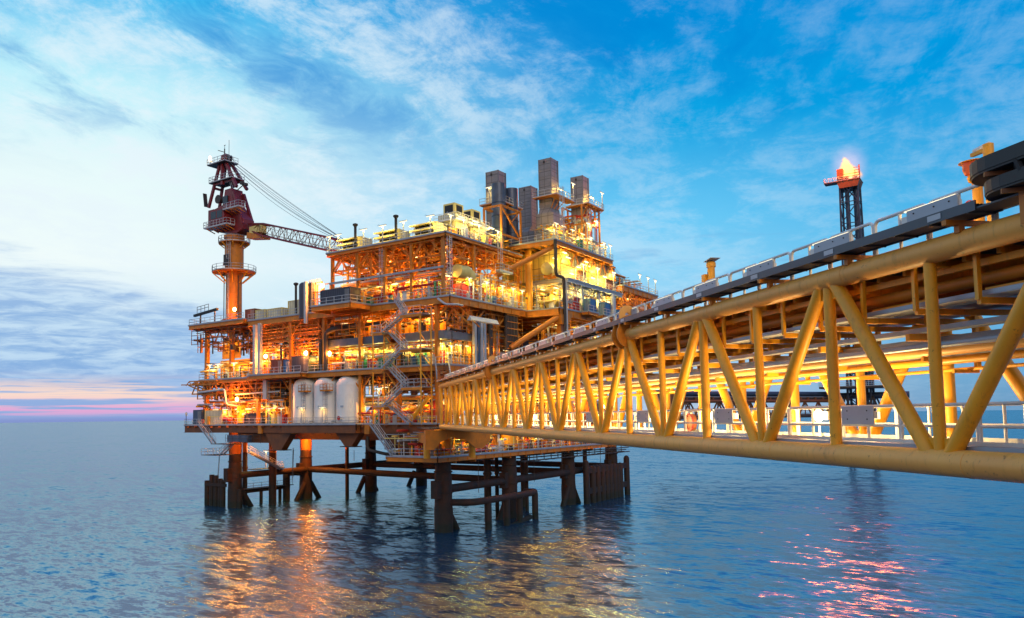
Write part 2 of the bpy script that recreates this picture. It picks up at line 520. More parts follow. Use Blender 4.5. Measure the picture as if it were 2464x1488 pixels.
# ------------------------------------------------------------------ sea
def make_sea():
    b = MB()
    n, rad = 96, [0, 150, 400, 1200, 5000, 26000]
    vs = [(0, 0, 0)]
    fs = []
    for k, rr in enumerate(rad[1:]):
        for i in range(n): vs.append((rr * cos(2 * pi * i / n), rr * sin(2 * pi * i / n), 0))
        o = 1 + k * n
        for i in range(n):
            if k == 0: fs.append((0, o + i, o + (i + 1) % n))
            else: fs.append((o - n + i, o + i, o + (i + 1) % n, o - n + (i + 1) % n))
    b.add(vs, fs)
    m = bpy.data.materials.new('sea_water')
    m.use_nodes = True
    q = NG(m.node_tree)
    p = m.node_tree.nodes['Principled BSDF']
    co = q.n('ShaderNodeTexCoord').outputs['Object']
    mp = q.n('ShaderNodeMapping'); q.put(mp.inputs[0], co)
    mp.inputs['Rotation'].default_value = (0, 0, -R(40))
    mp.inputs['Scale'].default_value = (1.0, 0.42, 1.0)
    v = mp.outputs[0]
    # slope field of the waves: several sizes of ripple, steeper along the wind than across it
    tot = None
    for sc, k, det in ((0.035, 0.24, 2), (0.16, 0.48, 3), (0.65, 0.98, 4), (2.2, 0.72, 4)):
        f = q.vm('SUBTRACT', q.noise(v, sc, det, 0.55, 0.5, True), (0.5, 0.5, 0.5)).outputs[0]
        f = q.vm('MULTIPLY', f, (k, k * 0.55, 0.0)).outputs[0]
        tot = f if tot is None else q.vm('ADD', tot, f).outputs[0]
    rot = q.n('ShaderNodeVectorRotate', rotation_type='Z_AXIS')
    q.put(rot.inputs['Vector'], tot)
    rot.inputs['Angle'].default_value = R(40)
    nrm = q.vm('NORMALIZE', q.vm('ADD', rot.outputs[0], (0.0, 0.0, 1.0)).outputs[0]).outputs[0]
    q.put(p.inputs['Normal'], nrm)
    big = q.noise(co, 0.012, 3, 0.5)
    q.put(p.inputs['Base Color'], q.mix(big, (0.001, 0.036, 0.085, 1), (0.002, 0.060, 0.130, 1)))
    p.inputs['Roughness'].default_value = 0.20
    p.inputs['IOR'].default_value = 5.0
    p.inputs['Specular Tint'].default_value = (0.75, 0.93, 1.0, 1)
    o = b.build('sea', m, None, False)
    tag(o, 'dark blue rippled sea reaching to the horizon', 'sea', kind='structure')


make_sea()
# ------------------------------------------------------------------ link bridge: local x along the bridge, y away from its seaward side, z up
S45 = math.sqrt(0.5)
END = -12.0
BR = thing('link_bridge', 'long yellow tubular truss footbridge running from the foreground to the platform', 'bridge', (END * S45, END * S45, 0), R(45))


def bpart(name, mb, m, smooth=True, parent=None):
    o = mb.build(name, m, parent or BR, smooth)
    if parent is None: o.location = (-END, 0, 0)
    return o


def bpos(s, y, z):   # bridge coordinates to world
    return ((s - y) * S45, (s + y) * S45, z)


PAN, S0, SB = 8.11, -97.1, -129.5
ZB, ZT = 15.68, 21.09
nodes_b = [S0 + PAN * k for k in range(-3, 11) if SB < S0 + PAN * k < END]
nodes_t = [S0 + PAN * (k + 0.5) for k in range(-4, 11) if SB < S0 + PAN * (k + 0.5) < END]
for y in (2.0, -2.0):
    bpart('chord', MB().tube((SB, y, ZB), (END, y, ZB), 0.34, 28), 'chord')
    tp = MB().tube((SB, y, ZT), (END, y, ZT), 0.315, 28)
    for s in [END - 0.02, -28, -50, -66, -92, -108]: tp.tube((s - 0.01, y, ZT), (s + 0.01, y, ZT), 0.318, 28)
    bpart('chord', tp, 'chord')
    for s in nodes_b:
        bpart('post', MB().tube((s, y, ZB), (s, y, ZT), 0.15, 14), 'yellow')
        for d in (-1, 1):
            e = s + d * PAN / 2
            if SB < e < END: bpart('diagonal_brace', MB().tube((s + d * 0.28, y, ZB + 0.1), (e - d * 0.28, y, ZT - 0.1), 0.205, 16), 'yellow')
    for s in nodes_t: bpart('post', MB().tube((s, y, ZB), (s, y, ZT), 0.17, 14), 'yellow')
    bpart('post', MB().tube((END - 0.35, y, ZB), (END - 0.35, y, ZT), 0.24, 14), 'yellow')
# weld seams and gusset plates at the joints
for y in (2.0, -2.0):
    for s in nodes_b + nodes_t:
        bt = s in nodes_b
        zc, rr_ = (ZB, 0.34) if bt else (ZT, 0.315)
        j = MB()
        for d in (-0.95,): j.lathe([(rr_ - 0.02, -0.02), (rr_ + 0.008, -0.012), (rr_ + 0.008, 0.012), (rr_ - 0.02, 0.02)], (s + d, y, zc), 28, 'x')
        bpart('weld_seam', j, 'chord')
        zz = 1 if bt else -1
        bpart('gusset_plate', MB().prism([(s - 0.75, zc + zz * 0.28), (s + 0.75, zc + zz * 0.28), (s + 0.42, zc + zz * 0.62), (s - 0.42, zc + zz * 0.62)], 'y', y - 0.018, y + 0.018), 'yellow', False)
# lifting lugs: pairs of collars round the upper chord with a holed plate between them
for s in (S0 + PAN * 2.5, S0 + PAN * 6.5):
    for y in (2.0, -2.0):
        lg = MB()
        for o in (-0.42, 0.30):
            ring = [(0.32, -0.05), (0.72, -0.05), (0.72, 0.05), (0.32, 0.05)]
            vs, fs, n = [], [], 32
            for i in range(n):
                a = 2 * pi * i / n
                for rr, dx in ring:
                    k = rr if not (rr > 0.5 and sin(a) > 0.55) else rr + 0.28 * (sin(a) - 0.55) / 0.45
                    vs.append((s + o + dx, y + k * cos(a), ZT + k * sin(a)))
            for i in range(n):
                for j in range(4): fs.append((i * 4 + j, i * 4 + (j + 1) % 4, ((i + 1) % n) * 4 + (j + 1) % 4, ((i + 1) % n) * 4 + j))
            lg.add(vs, fs)
        ob = bpart('lifting_collar', lg, 'ochre', True)
        eye, n = MB(), 24
        outer = []
        for i in range(n):
            a = 2 * pi * i / n
            outer.append((0.42 * cos(a), 0.48 * sin(a) if sin(a) > 0 else 0.95 * sin(a)))
        inner = [(0.11 * cos(2 * pi * i / n), 0.11 * sin(2 * pi * i / n)) for i in range(n)]
        vs, fs = [], []
        for dx in (-0.06, 0.06):
            for lst in (outer, inner):
                for u, w in lst: vs.append((s - 0.06 + dx, y + u, ZT + 1.05 + w))
        for i in range(n):
            j = (i + 1) % n
            fs += [(i, j, n + j, n + i), (2 * n + i, 3 * n + i, 3 * n + j, 2 * n + j), (i, 2 * n + i, 2 * n + j, j), (n + i, n + j, 3 * n + j, 3 * n + i)]
        e = eye.add(vs, fs).build('lug_eye', 'chord', ob)
# lower walkway: floor, toe boards, cross beams, rails in separate looped panels
bpart('walkway_deck', MB().box(SB, END, -1.25, 1.25, 15.93, 16.0), 'galv', False)
tb = MB()
for y in (1.22, -1.22): tb.box(SB, END, y - 0.015, y + 0.015, 16.004, 16.2)
bpart('toe_board', tb, 'white', False)
chn = MB()
for y in (1.45, 1.75, -1.45): chn.box(SB, END, y - 0.11, y + 0.11, 15.97, 16.10)
bpart('conduit_tray', chn, 'tray', False)
cb = MB()
s = SB + 0.4
while s < END:
    cb.box(s - 0.1, s + 0.1, -1.9, 1.9, 15.62, 15.92)
    s += PAN / 4
bpart('floor_beams', cb, 'yellow', False)


def loop_rail(s0, s1, y, z, h=1.15, r=0.045, mid=True):
    b = MB()
    k = 0.16
    pts = [(s0, y, z)] + [(s0 + k * (1 - cos(a)), y, z + h - k + k * sin(a)) for a in [pi / 2 * i / 5 for i in range(6)]]
    pts += [(s1 - k * (1 - cos(a)), y, z + h - k + k * sin(a)) for a in [pi / 2 * i / 5 for i in range(5, -1, -1)]] + [(s1, y, z)]
    b.path(pts, r, 8)
    if mid: b.tube((s0, y, z + h * 0.5), (s1, y, z + h * 0.5), r * 0.9, 8)
    if s1 - s0 > 1.4:
        n = max(2, round((s1 - s0) / 1.4))
        for i in range(1, n): b.tube((s0 + (s1 - s0) * i / n, y, z), (s0 + (s1 - s0) * i / n, y, z + h), r * 0.9, 8)
    return b


plates = [S0 + PAN * k + 3.9 for k in range(-3, 11)]
for y in (1.05, -1.05):
    s = -127.0
    while s < END - 2:
        bpart('handrail_panel', loop_rail(s, s + 2.62, y, 16.0), 'white')
        s += PAN / 3
# upper walkway between the upper chords: floor, joists, rail panels
ZW = 20.98
bpart('upper_walkway_deck', MB().box(SB, END, -1.62, 1.62, ZW - 0.06, ZW), 'grate', False)
jo = MB()
s = SB + 0.3
while s < END:
    jo.box(s - 0.06, s + 0.06, -1.62, 1.62, ZW - 0.26, ZW - 0.064)
    s += PAN / 8
bpart('walkway_joists', jo, 'yellow', False)
mb = MB()
for y in (-1.45, -0.5, 0.5, 1.4): mb.box(SB, END, y - 0.07, y + 0.07, ZW - 0.44, ZW - 0.264)
bpart('walkway_stringers', mb, 'yellow', False)
s, k = S0 + 0.35 - PAN * 4, 0
while s < END - 2:
    bpart('upper_handrail_panel', loop_rail(s, s + 1.95, 1.68, ZW, 1.5, 0.05), 'white')
    bpart('upper_handrail_panel', loop_rail(s, s + 1.95, -1.6, ZW, 1.3, 0.045), 'white')
    s += PAN / 4
# cable tray standing over the chord on little portal frames
ct = MB()
ct.box(SB, END, 1.86, 2.54, 21.66, 21.70)
bpart('cable_tray_floor', ct, 'traydark', False)
sd_ = MB()
for y in (1.85, 2.56): sd_.box(-99.2, END, y - 0.02, y + 0.02, 21.62, 21.86)
for i in range(72): sd_.box(-99.0 + i * 1.2, -98.96 + i * 1.2, 1.84, 2.57, 21.60, 21.655)
bpart('cable_tray_sides', sd_, 'traydark', False)
for i in range(22):
    s = -98.2 + i * PAN / 2
    bpart('tray_joint_plate', MB().box(s, s + 0.42, 2.583, 2.593, 21.68, 21.82), 'galv', False)
cab = MB()
rr = random.Random(4)
for i in range(7):
    y = 1.92 + i * 0.095
    cab.tube((-99.2, y, 21.745), (END, y, 21.745), 0.04, 6)
bpart('cables', cab, 'black')
s = S0 + PAN * 0.35 - PAN * 4
while s < END - 1:
    fr = MB()
    fr.bar((s, 1.15, 21.54), (s, 2.62, 21.54), 0.14, 0.12)
    fr.bar((s, 2.2, 21.3), (s, 2.2, 21.48), 0.16, 0.16)
    fr.bar((s, 1.35, 20.99), (s, 1.35, 21.48), 0.16, 0.16)
    bpart('tray_portal', fr, 'ochre', False)
    s += PAN / 2
# trays, pipes and hangers inside the truss
i = 0
s = S0 - PAN * 3 + 0.9
while s < END:
    hg = MB().bar((s, 1.70, 19.68), (s, 1.70, 20.95), 0.11, 0.11)
    hg.bar((s, 1.7, 19.66), (s, -1.75, 19.66), 0.12, 0.16)
    bpart('hanger', hg, 'yellow', False)
    s += PAN / 4
    i += 1
tr = MB()
for y, z, w, h in ((1.25, 19.78, 0.62, 0.13), (0.2, 19.80, 0.9, 0.13), (-1.1, 19.79, 0.8, 0.15)):
    tr.box(SB, END, y - w / 2, y + w / 2, z, z + 0.02)
    for d in (-1, 1): tr.box(SB, END, y + d * w / 2 - 0.012, y + d * w / 2 + 0.012, z + 0.021, z + h)
bpart('cable_ladder', tr, 'tray', False)
tr2 = MB()
for y, z, w in ((0.35, 19.22, 0.5), (-0.45, 18.98, 0.7), (-1.2, 18.55, 0.7)):
    tr2.box(SB, END, y - w / 2, y + w / 2, z, z + 0.02)
    for d in (-1, 1): tr2.box(SB, END, y + d * w / 2 - 0.012, y + d * w / 2 + 0.012, z + 0.021, z + 0.14)
bpart('cable_ladder', tr2, 'tray', False)
for y, z, r, m in ((0.95, 18.78, 0.09, 'tray'), (0.0, 18.72, 0.16, 'chord'), (-0.5, 18.45, 0.12, 'yellow'), (-1.45, 18.22, 0.055, 'yellow'), (1.0, 20.3, 0.17, 'ochre'), (-0.2, 20.35, 0.24, 'ochre'), (-1.0, 20.3, 0.14, 'white')):
    bpart('pipe', MB().tube((SB, y, z), (END, y, z), r, 12), m)
s = S0 - PAN * 3 + 2.4
k = 0
while s < END:
    br = MB()
    br.bar((s, 0.75, 19.12), (s, -1.7, 19.12), 0.16, 0.2)
    br.bar((s, 0.05, 19.2), (s, 0.05, 21.1), 0.14, 0.14)
    br.bar((s, -1.5, 18.2), (s, -1.5, 21.1), 0.13, 0.13)
    br.bar((s + 0.25, 0.1, 18.50), (s + 0.25, -1.75, 18.50), 0.11, 0.13)
    br.bar((s + 0.25, -0.9, 18.15), (s + 0.25, -1.75, 18.15), 0.09, 0.11)
    br.bar((s - 1.1, 1.0, 20.0), (s + 1.0, 1.0, 20.0), 0.1, 0.12)
    bpart('pipe_bracket', br, 'yellow', False)
    s += PAN / 2
    k += 1
# main cross girders between the chords
for s in nodes_b + nodes_t:
    bpart('cross_girder', MB().ibeam((s, 1.9, 20.85), (s, -1.9, 20.85), 0.2, 0.34, 0.03), 'yellow', False)
wb = MB()
for a, b_ in zip(nodes_t, nodes_t[1:]):
    wb.tube((a, 1.9, ZT), (b_, -1.9, ZT), 0.11, 8)
bpart('wind_brace', wb, 'yellow')


# the cable trays turn back in two rounded decks at the foreground end
def bend(s0, s1, y0, y1, z, h, n=14):
    """trough with a half round end nearest the platform"""
    r, yc = (y1 - y0) / 2, (y0 + y1) / 2
    out = [(s1, y0)] + [(s0 - r + r * sin(a), yc - r * cos(a)) for a in [pi * i / n for i in range(n + 1)]] + [(s1, y1)]
    fl = MB().prism(out[::-1], 'z', z, z + 0.05)
    wl = MB()
    for a, b in zip(out, out[1:]): wl.bar((a[0], a[1], z + h / 2 + 0.052), (b[0], b[1], z + h / 2 + 0.052), 0.04, h)
    return fl, wl


for s0, y0, y1, z, h in ((-98.95, 0.9, 3.0, 22.26, 0.30), (-99.3, 1.0, 2.95, 21.78, 0.26)):
    fl, wl = bend(s0, -126, y0, y1, z, h)
    o = bpart('cable_bend_floor', fl, 'bendblack', False)
    wl.build('cable_bend_rim', 'bendblack', o, False)
    fb = MB()
    for t in range(5):
        x = s0 - 1.3 - t * 2.0
        fb.bar((x + 0.3, y1 + 0.02, z - 0.06), (x - 0.9, y0 + 0.1, z - 0.06), 0.10, 0.10)
    fb.build('bend_bracket', 'brown', o, False)
    cb_ = MB()
    for k in range(9): cb_.tube((s0 - 1.1, y0 + 0.2 + k * (y1 - y0 - 0.4) / 8, z + 0.11), (-126, y0 + 0.2 + k * (y1 - y0 - 0.4) / 8, z + 0.11), 0.05, 6)
    cb_.build('cables', 'black', o)
for x, y in ((-99.6, 1.1), (-100.4, 2.5), (-102.6, 1.1), (-102.9, 2.5)):
    bpart('bend_leg', MB().bar((x, y, 21.0), (x, y, 22.08), 0.14, 0.14), 'ochre', False)
db = MB()
for k in range(14): db.tube((-99.3 - 0.12 * k, 1.3 + 0.12 * k, 21.80), (-99.15 - 0.12 * k, 1.4 + 0.12 * k, 22.29), 0.07, 6)
bpart('cable_drop', db, 'black')
bpart('cable_loop', MB().elbow([(-101.0, 2.3, 21.3), (-101.1, 2.6, 21.5), (-101.3, 2.5, 22.1)], 0.07, 8).elbow([(-101.9, 2.2, 21.3), (-101.7, 2.7, 21.5), (-102.2, 2.6, 22.1)], 0.1, 8), 'black')

# ------------------------------------------------------------------ lamp boxes on the bridge
LC = (1.0, 0.66, 0.24)


def make_rail_lamp(label):
    t = thing('bridge_lamp_box', label, 'lamp')
    MB().box(-0.72, 0.72, 0.02, 0.05, -0.28, 0.28).build('back_plate', 'boxgrey', t, False)
    bl = MB()
    for x in (-0.45, 0.45):
        for zz in (-0.12, 0.14): bl.tube((x, 0.05, zz), (x, 0.065, zz), 0.022, 8)
    bl.build('bolts', 'black', t)
    MB().box(-0.68, 0.86, -0.12, 0.0, -0.10, 0.12).build('housing', 'white', t, False)
    h = MB().box(-0.62, 0.92, -0.26, -0.13, -0.12, 0.10).build('lit_diffuser', 'lamp', t, False)
    MB().elbow([(0.86, -0.02, 0.0), (1.02, 0.03, 0.0), (1.03, 0.05, -0.75)], 0.018, 6).build('cable', 'black', t)
    light(t, (0.1, -0.42, 0.0), 620, LC, 0.2)
    return t


g_low = 'fluorescent lamp boxes on the handrail of the bridge walkway'
low = [(-92.9, 'white back plate of the lamp box nearest the foreground on the bridge handrail'),
       (-84.75, 'white bolted lamp box on the bridge handrail, second from the foreground end'),
       (-76.5, 'white lamp box on the bridge handrail beside the near lifting collar'),
       (-68.4, 'white lamp box on the bridge handrail between the two lifting collars, nearer the foreground one'),
       (-60.3, 'small white lamp box on the bridge handrail midway between the two lifting collars'),
       (-52.2, 'small white lamp box on the bridge handrail just before the far lifting collar'),
       (-44.1, 'tiny lamp box on the bridge handrail under the far lifting collar'),
       (-36.0, 'tiny lamp box on the bridge handrail past the far lifting collar'),
       (-27.9, 'tiny lamp box on the bridge handrail second from the platform end'),
       (-19.8, 'tiny lamp box on the bridge handrail closest to the platform')]
proto_low = None
for s, lb in low:
    loc = bpos(s, 1.10, 16.88)
    if proto_low is None:
        proto_low = make_rail_lamp(lb); proto_low['group'] = g_low
        proto_low.location = loc; proto_low.rotation_euler = (0, 0, R(45))
    else: dup(proto_low, loc, R(45), lb)
g_far = 'lit lamps on the far handrail of the bridge walkway'
farl = [(-88.0, 'glowing lamp on the far handrail of the bridge, partly behind the foremost yellow post'), (-80.0, 'glowing lamp on the far handrail of the bridge behind the second V of braces'),
        (-72.6, 'glowing lamp on the far bridge handrail behind the near lifting collar post'), (-64.0, 'glowing lamp on the far bridge handrail between the lifting collars'),
        (-56.0, 'small glowing lamp on the far bridge handrail before the far lifting collar'), (-48.0, 'small glowing lamp on the far bridge handrail under the far lifting collar'),
        (-32.0, 'small glowing lamp on the far bridge handrail near the platform end')]
ft = None
for s, lb in farl:
    loc = bpos(s, -1.0, 16.86)
    if ft is None:
        ft = thing('walkway_lamp', lb, 'lamp', loc, R(45), g_far)
        MB().box(-0.42, 0.42, -0.10, 0.0, -0.16, 0.16).build('housing', 'white', ft, False)
        MB().lathe([(0.10, 0), (0.22, 0.03), (0.22, 0.12), (0.12, 0.2)], (0, 0, 0), 16, 'y').build('lit_lens', 'warmglass', ft)
        light(ft, (0, 0.5, 0), 680, LC, 0.2)
    else: dup(ft, loc, R(45), lb)
g_up = 'white lamp boxes along the upper walkway of the bridge'
ut = None
ups = []
for i in range(22):
    s = -96.9 + i * PAN / 2
    if s > END - 2: break
    ups.append(s)
names = ['first', 'second', 'third', 'fourth', 'fifth', 'sixth', 'seventh', 'eighth', 'ninth', 'tenth', 'eleventh', 'twelfth', 'thirteenth', 'fourteenth', 'fifteenth', 'sixteenth', 'seventeenth', 'eighteenth', 'nineteenth', 'twentieth', 'twenty-first', 'twenty-second']
for i, s in enumerate(ups):
    lb = 'white lamp box on the upper bridge rail, %s from the dark cable bend' % names[i]
    loc = bpos(s, 1.75, 22.2)
    if ut is None:
        ut = thing('upper_lamp_box', lb, 'lamp', loc, R(45), g_up)
        MB().box(-0.95, 0.75, 0.0, 0.03, -0.26, 0.22).build('back_plate', 'boxgrey', ut, False)
        b = MB()
        for x in (-0.7, -0.2, 0.5): b.tube((x, 0.03, 0.1), (x, 0.045, 0.1), 0.022, 8)
        b.build('bolts', 'black', ut)
        MB().box(-0.9, 1.0, -0.16, -0.01, -0.08, 0.10).build('housing', 'white', ut, False)
        MB().box(-0.85, 0.9, -0.14, -0.02, 0.225, 0.25).build('lit_diffuser', 'lamp', ut, False)
        light(ut, (0, -0.45, 0.1), 60, LC, 0.2)
    else: dup(ut, loc, R(45), lb)

# signal mast beside the cable bend, and the equipment post further along
t = thing('signal_mast', 'pair of yellow posts with orange beacon under a round shade beside the cable bend', 'signal lamp', bpos(-96.4, -0.5, 20.82), R(45))
MB().tube((0.28, 0, 0), (0.28, 0, 3.0), 0.13, 16).tube((-0.25, 0.1, 0), (-0.25, 0.1, 3.4), 0.13, 16).bar((-0.3, 0.1, 3.27), (0.3, 0.1, 3.27), 0.1, 0.1).build('mast_posts', 'yellow', t)
MB().lathe([(0.02, 2.48), (0.36, 2.40), (0.36, 2.385), (0.02, 2.42)], (0.2, 0.15, 0.65), 24).build('round_shade', 'yellow', t)
bb_ = MB().lathe([(0.22, 2.38), (0.22, 2.18), (0.17, 2.05), (0.10, 2.02)], (0.22, 0.2, 0.65), 20).build('beacon_housing', 'beacon', t)
MB().lathe([(0.10, 2.02), (0.13, 1.95), (0.10, 1.84), (0.03, 1.80)], (0.22, 0.2, 0.65), 16).build('beacon_glass', 'yellow', bb_)
MB().tube((-0.3, 0.1, 3.39), (0.2, 0.1, 3.35), 0.07, 10).build('junction_tube', 'white', t)
MB().path([(0.6 + 0.22 * cos(a), 0.0, 1.75 + 0.32 * sin(a)) for a in [2 * pi * i / 20 for i in range(20)]], 0.018, 6, True).build('hose_ring', 'red', t)
light(t, (0.5, 0.6, 1.7), 12, (1, 0.6, 0.25), 0.2)
t = thing('equipment_post', 'stout yellow post carrying a yellow instrument box above the bridge', 'instrument post', bpos(-80.2, -1.0, 20.99), R(45))
MB().tube((0, 0, 0), (0, 0, 3.05), 0.17, 16).lathe([(0.22, 3.05), (0.22, 3.25), (0.18, 3.3)], (0, 0, 0), 16).build('post', 'yellow', t)
MB().box(0.22, 0.52, -0.2, 0.25, 1.85, 2.75).build('instrument_box', 'yellow', t, False)
MB().bar((-0.45, 0, 3.42), (0.25, 0, 3.34), 0.5, 0.03).build('sun_shade', 'tray', t, False)
MB().tube((0.36, 0, 2.75), (0.3, 0, 3.25), 0.025, 6).tube((0.36, 0, 0.0), (0.36, 0, 1.85), 0.03, 6).build('conduit', 'dark', t)
t = thing('hose_reel', 'round dark red fire hose reel on the bridge handrail beside the near lifting collar', 'hose reel', bpos(-77.6, -1.0, 16.55), R(45))
MB().lathe([(0.42, -0.09), (0.44, -0.08), (0.44, 0.08), (0.42, 0.09)], (0, 0, 0), 28, 'y').build('reel_disc', 'brown', t)
MB().path([(0.42 * cos(a), 0.12, 0.42 * sin(a)) for a in [2 * pi * i / 24 for i in range(24)]], 0.05, 6, True).build('hose', 'maroon', t)
MB().bar((0, 0, -0.55), (0, 0, 0.5), 0.08, 0.08).build('bracket', 'white', t, False)
# ------------------------------------------------------------------ the platform: jacket, decks, columns, trusses, rails, stairs, piping
PF = thing('oil_platform', 'big multi deck offshore oil and gas platform on dark steel legs', 'oil platform')
rr = random.Random(11)


def pp(name, mb, m, smooth=True, parent=None, label=None):
    o = mb.build(name, m, parent or PF, smooth)
    if label: o['label'] = label
    return o


# legs
LEGS = [(0, 0), (18.8, 0), (41, 0.4), (60, 0), (4.5, 53.4), (23, 53.2), (41.8, 51.5), (60.2, 51)]
for i, (x, y) in enumerate(LEGS):
    top = 15.2 if y > 20 or x > 0 else 15.0
    prof = [(1.38, -6), (1.40, 3.0), (1.32, 4.2), (1.30, 7.6), (1.22, 8.8), (1.2, 10.6), (1.25, 10.62), (1.25, top)]
    o = pp('leg', MB().lathe(prof, (x, y, 0), 28), 'jacket')
    for zz in (3.3, 5.6, 8.7): MB().lathe([(1.3, zz), (1.4, zz + 0.05), (1.4, zz + 0.2), (1.3, zz + 0.25)], (x, y, 0), 28).build('leg_collar', 'jacket', o)
    bx = MB().box(x - 2.3, x - 1.0, y - 0.6, y + 0.6, 5.0, 7.6)
    bx.build('anode_block', 'jacket', o, False)
# horizontal and diagonal braces of the jacket
for y in (0, 52.6):
    xs = [l[0] for l in LEGS if (l[1] > 20) == (y > 20)]
    for a, b in zip(xs, xs[1:]):
        pp('jacket_brace', MB().tube((a, y, 6.2), (b, y, 6.2), 0.62, 18), 'jacket')
    for a, b in zip(xs, xs[1:]):
        pp('jacket_diagonal', MB().tube((a + 0.8, y, 3.4), (a + 5.6, y, -3.5), 0.55, 14), 'jacket')
        pp('jacket_diagonal', MB().tube((b - 0.8, y, 3.4), (b - 5.6, y, -3.5), 0.55, 14), 'jacket')
for (x1, y1), (x2, y2) in zip(LEGS[1:4], LEGS[5:8]):
    pp('jacket_brace', MB().tube((x1, y1, 6.2), (x2, y2, 6.2), 0.6, 16), 'jacket')
# barge bumper of the near leg: long tube on piles
pp('barge_bumper', MB().elbow([(0.6, -1.0, 4.3), (1.6, -4.0, 4.35), (4.5, -4.6, 4.4), (17.2, -4.6, 4.35), (20.4, -4.2, 4.35), (20.2, -2.0, 4.3)], 0.52, 14, 1.6), 'jacket')
for x in (5.2, 10.5, 14.4, 19.4):
    pp('bumper_pile', MB().tube((x, -4.5, -3), (x, -4.5, 4.2), 0.52, 14), 'jacket')
bp_ = MB().tube((0.5, -4.4, -2), (18, -4.4, 0.5), 0.4, 12)
pp('bumper_rail', bp_, 'jacket')
# boat fender wall at the far right legs
for i, x in enumerate((43.4, 46.2, 48.4, 50.6, 52.6, 54.4, 56.2, 57.8, 59.4, 62.8)):
    tall = i in (0, 9)
    pp('fender_post', MB().lathe([(0.62, -4), (0.62, 7.7 if tall else 6.6), (0.42, 8.15 if tall else 6.9), (0.1, 8.3 if tall else 7.0)], (x, -2.2, 0), 14), 'jacket')
for z in (6.3, 2.4): pp('fender_beam', MB().box(43, 63, -2.5, -1.9, z - 0.6, z + 0.5), 'jacket', False)
# fender group at the far left leg
for i, (x, y, h) in enumerate(((6.0, 61.4, 4.9), (6.0, 59.9, 6.1), (6.1, 58.7, 6.0), (6.2, 57.5, 5.4), (6.0, 56.4, 5.2), (6.3, 51.8, 3.6))):
    pp('fender_post', MB().tube((x - 2.0, y, -4), (x - 2.0, y, h), 0.5, 14), 'jacket')
pp('fender_beam', MB().box(3.5, 3.8, 55, 61.6, 3.9, 4.5), 'jacket', False)
# landing walkway at sea level between the far legs
o = pp('boat_landing', MB().tube((7, 54.5, 2.75), (20, 55.2, 2.75), 0.42, 14).box(7, 20, 53.6, 55.8, 3.1, 3.2), 'jacket')
rail([(7, 53.5, 3.2), (19.6, 53.6, 3.2)], 1.1, 0.04, 2.0, False).build('landing_rail', 'dark', o)
for x in (12, 14.6, 15.6, 17): pp('landing_pile', MB().tube((x, 54.6, -3), (x, 54.6, 2.6), 0.35, 10), 'jacket')
pp('landing_pile', MB().tube((18.6, 54.4, -3), (18.6, 54.4, 6.2), 0.75, 14).tube((19.4, 54.2, 5.4), (22.4, 53.6, 5.4), 0.4, 12), 'jacket')
pp('boat_landing', MB().box(8, 15.6, 51.6, 54.0, 7.0, 7.12), 'dark', False)
pp('railing', rail([(15.4, 51.7, 7.1), (11.4, 51.7, 7.1)], 1.1, 0.04), 'galv')
stair_flight((1.2, 45.5, 11.0), (10.8, 47.2, 7.1), 0.9, (0, 1, 0), PF)
# risers and caissons
for x, y, r in ((17.3, 3.4, 0.62), (19.6, 3.0, 0.34), (11.4, 50.5, 0.75), (28, 2, 0.3), (33.5, 6, 0.45), (52, 2.2, 0.32), (27, 45, 0.4), (46.3, -0.6, 0.42), (9, 56, 0.5)):
    pp('riser', MB().tube((x, y, -4), (x, y, 15.5), r, 14).lathe([(r * 1.25, 7.1), (r * 1.25, 7.5)], (x, y, 0), 14), 'jacket')
hang = MB()
for x, y, z0 in ((7.2, -1.5, 5.2), (14.5, 0.5, 7.0), (22.3, -1.6, 5.4), (24.4, -1.6, 5.6), (34.6, -1.7, 6.5), (51, -1.7, 6.8), (55, -1.7, 6.8), (13, 30, 9), (9, 42, 6)):
    hang.tube((x, y, z0), (x, y, 11), 0.05, 6)
tag(pp('hanging_lines', hang, 'dark'), kind='stuff')
for a, b in (((-0.6, 51.6, 10.5), (-0.8, 51.8, 5.8)), ((-0.6, 31.6, 11.9), (-0.6, 31.8, 6.6))):
    ch = MB()
    A, B_ = Vector(a), Vector(b)
    n = int((B_ - A).length / 0.3)
    for i in range(n):
        c = A.lerp(B_, (i + 0.5) / n)
        u = Vector((1, 0, 0)) if i % 2 else Vector((0, 1, 0))
        ch.path([c + u * (0.11 * cos(t)) + Vector((0, 0, 0.2 * sin(t))) for t in [2 * pi * k / 8 for k in range(8)]], 0.035, 5, True)
    pp('chain', ch, 'dark')

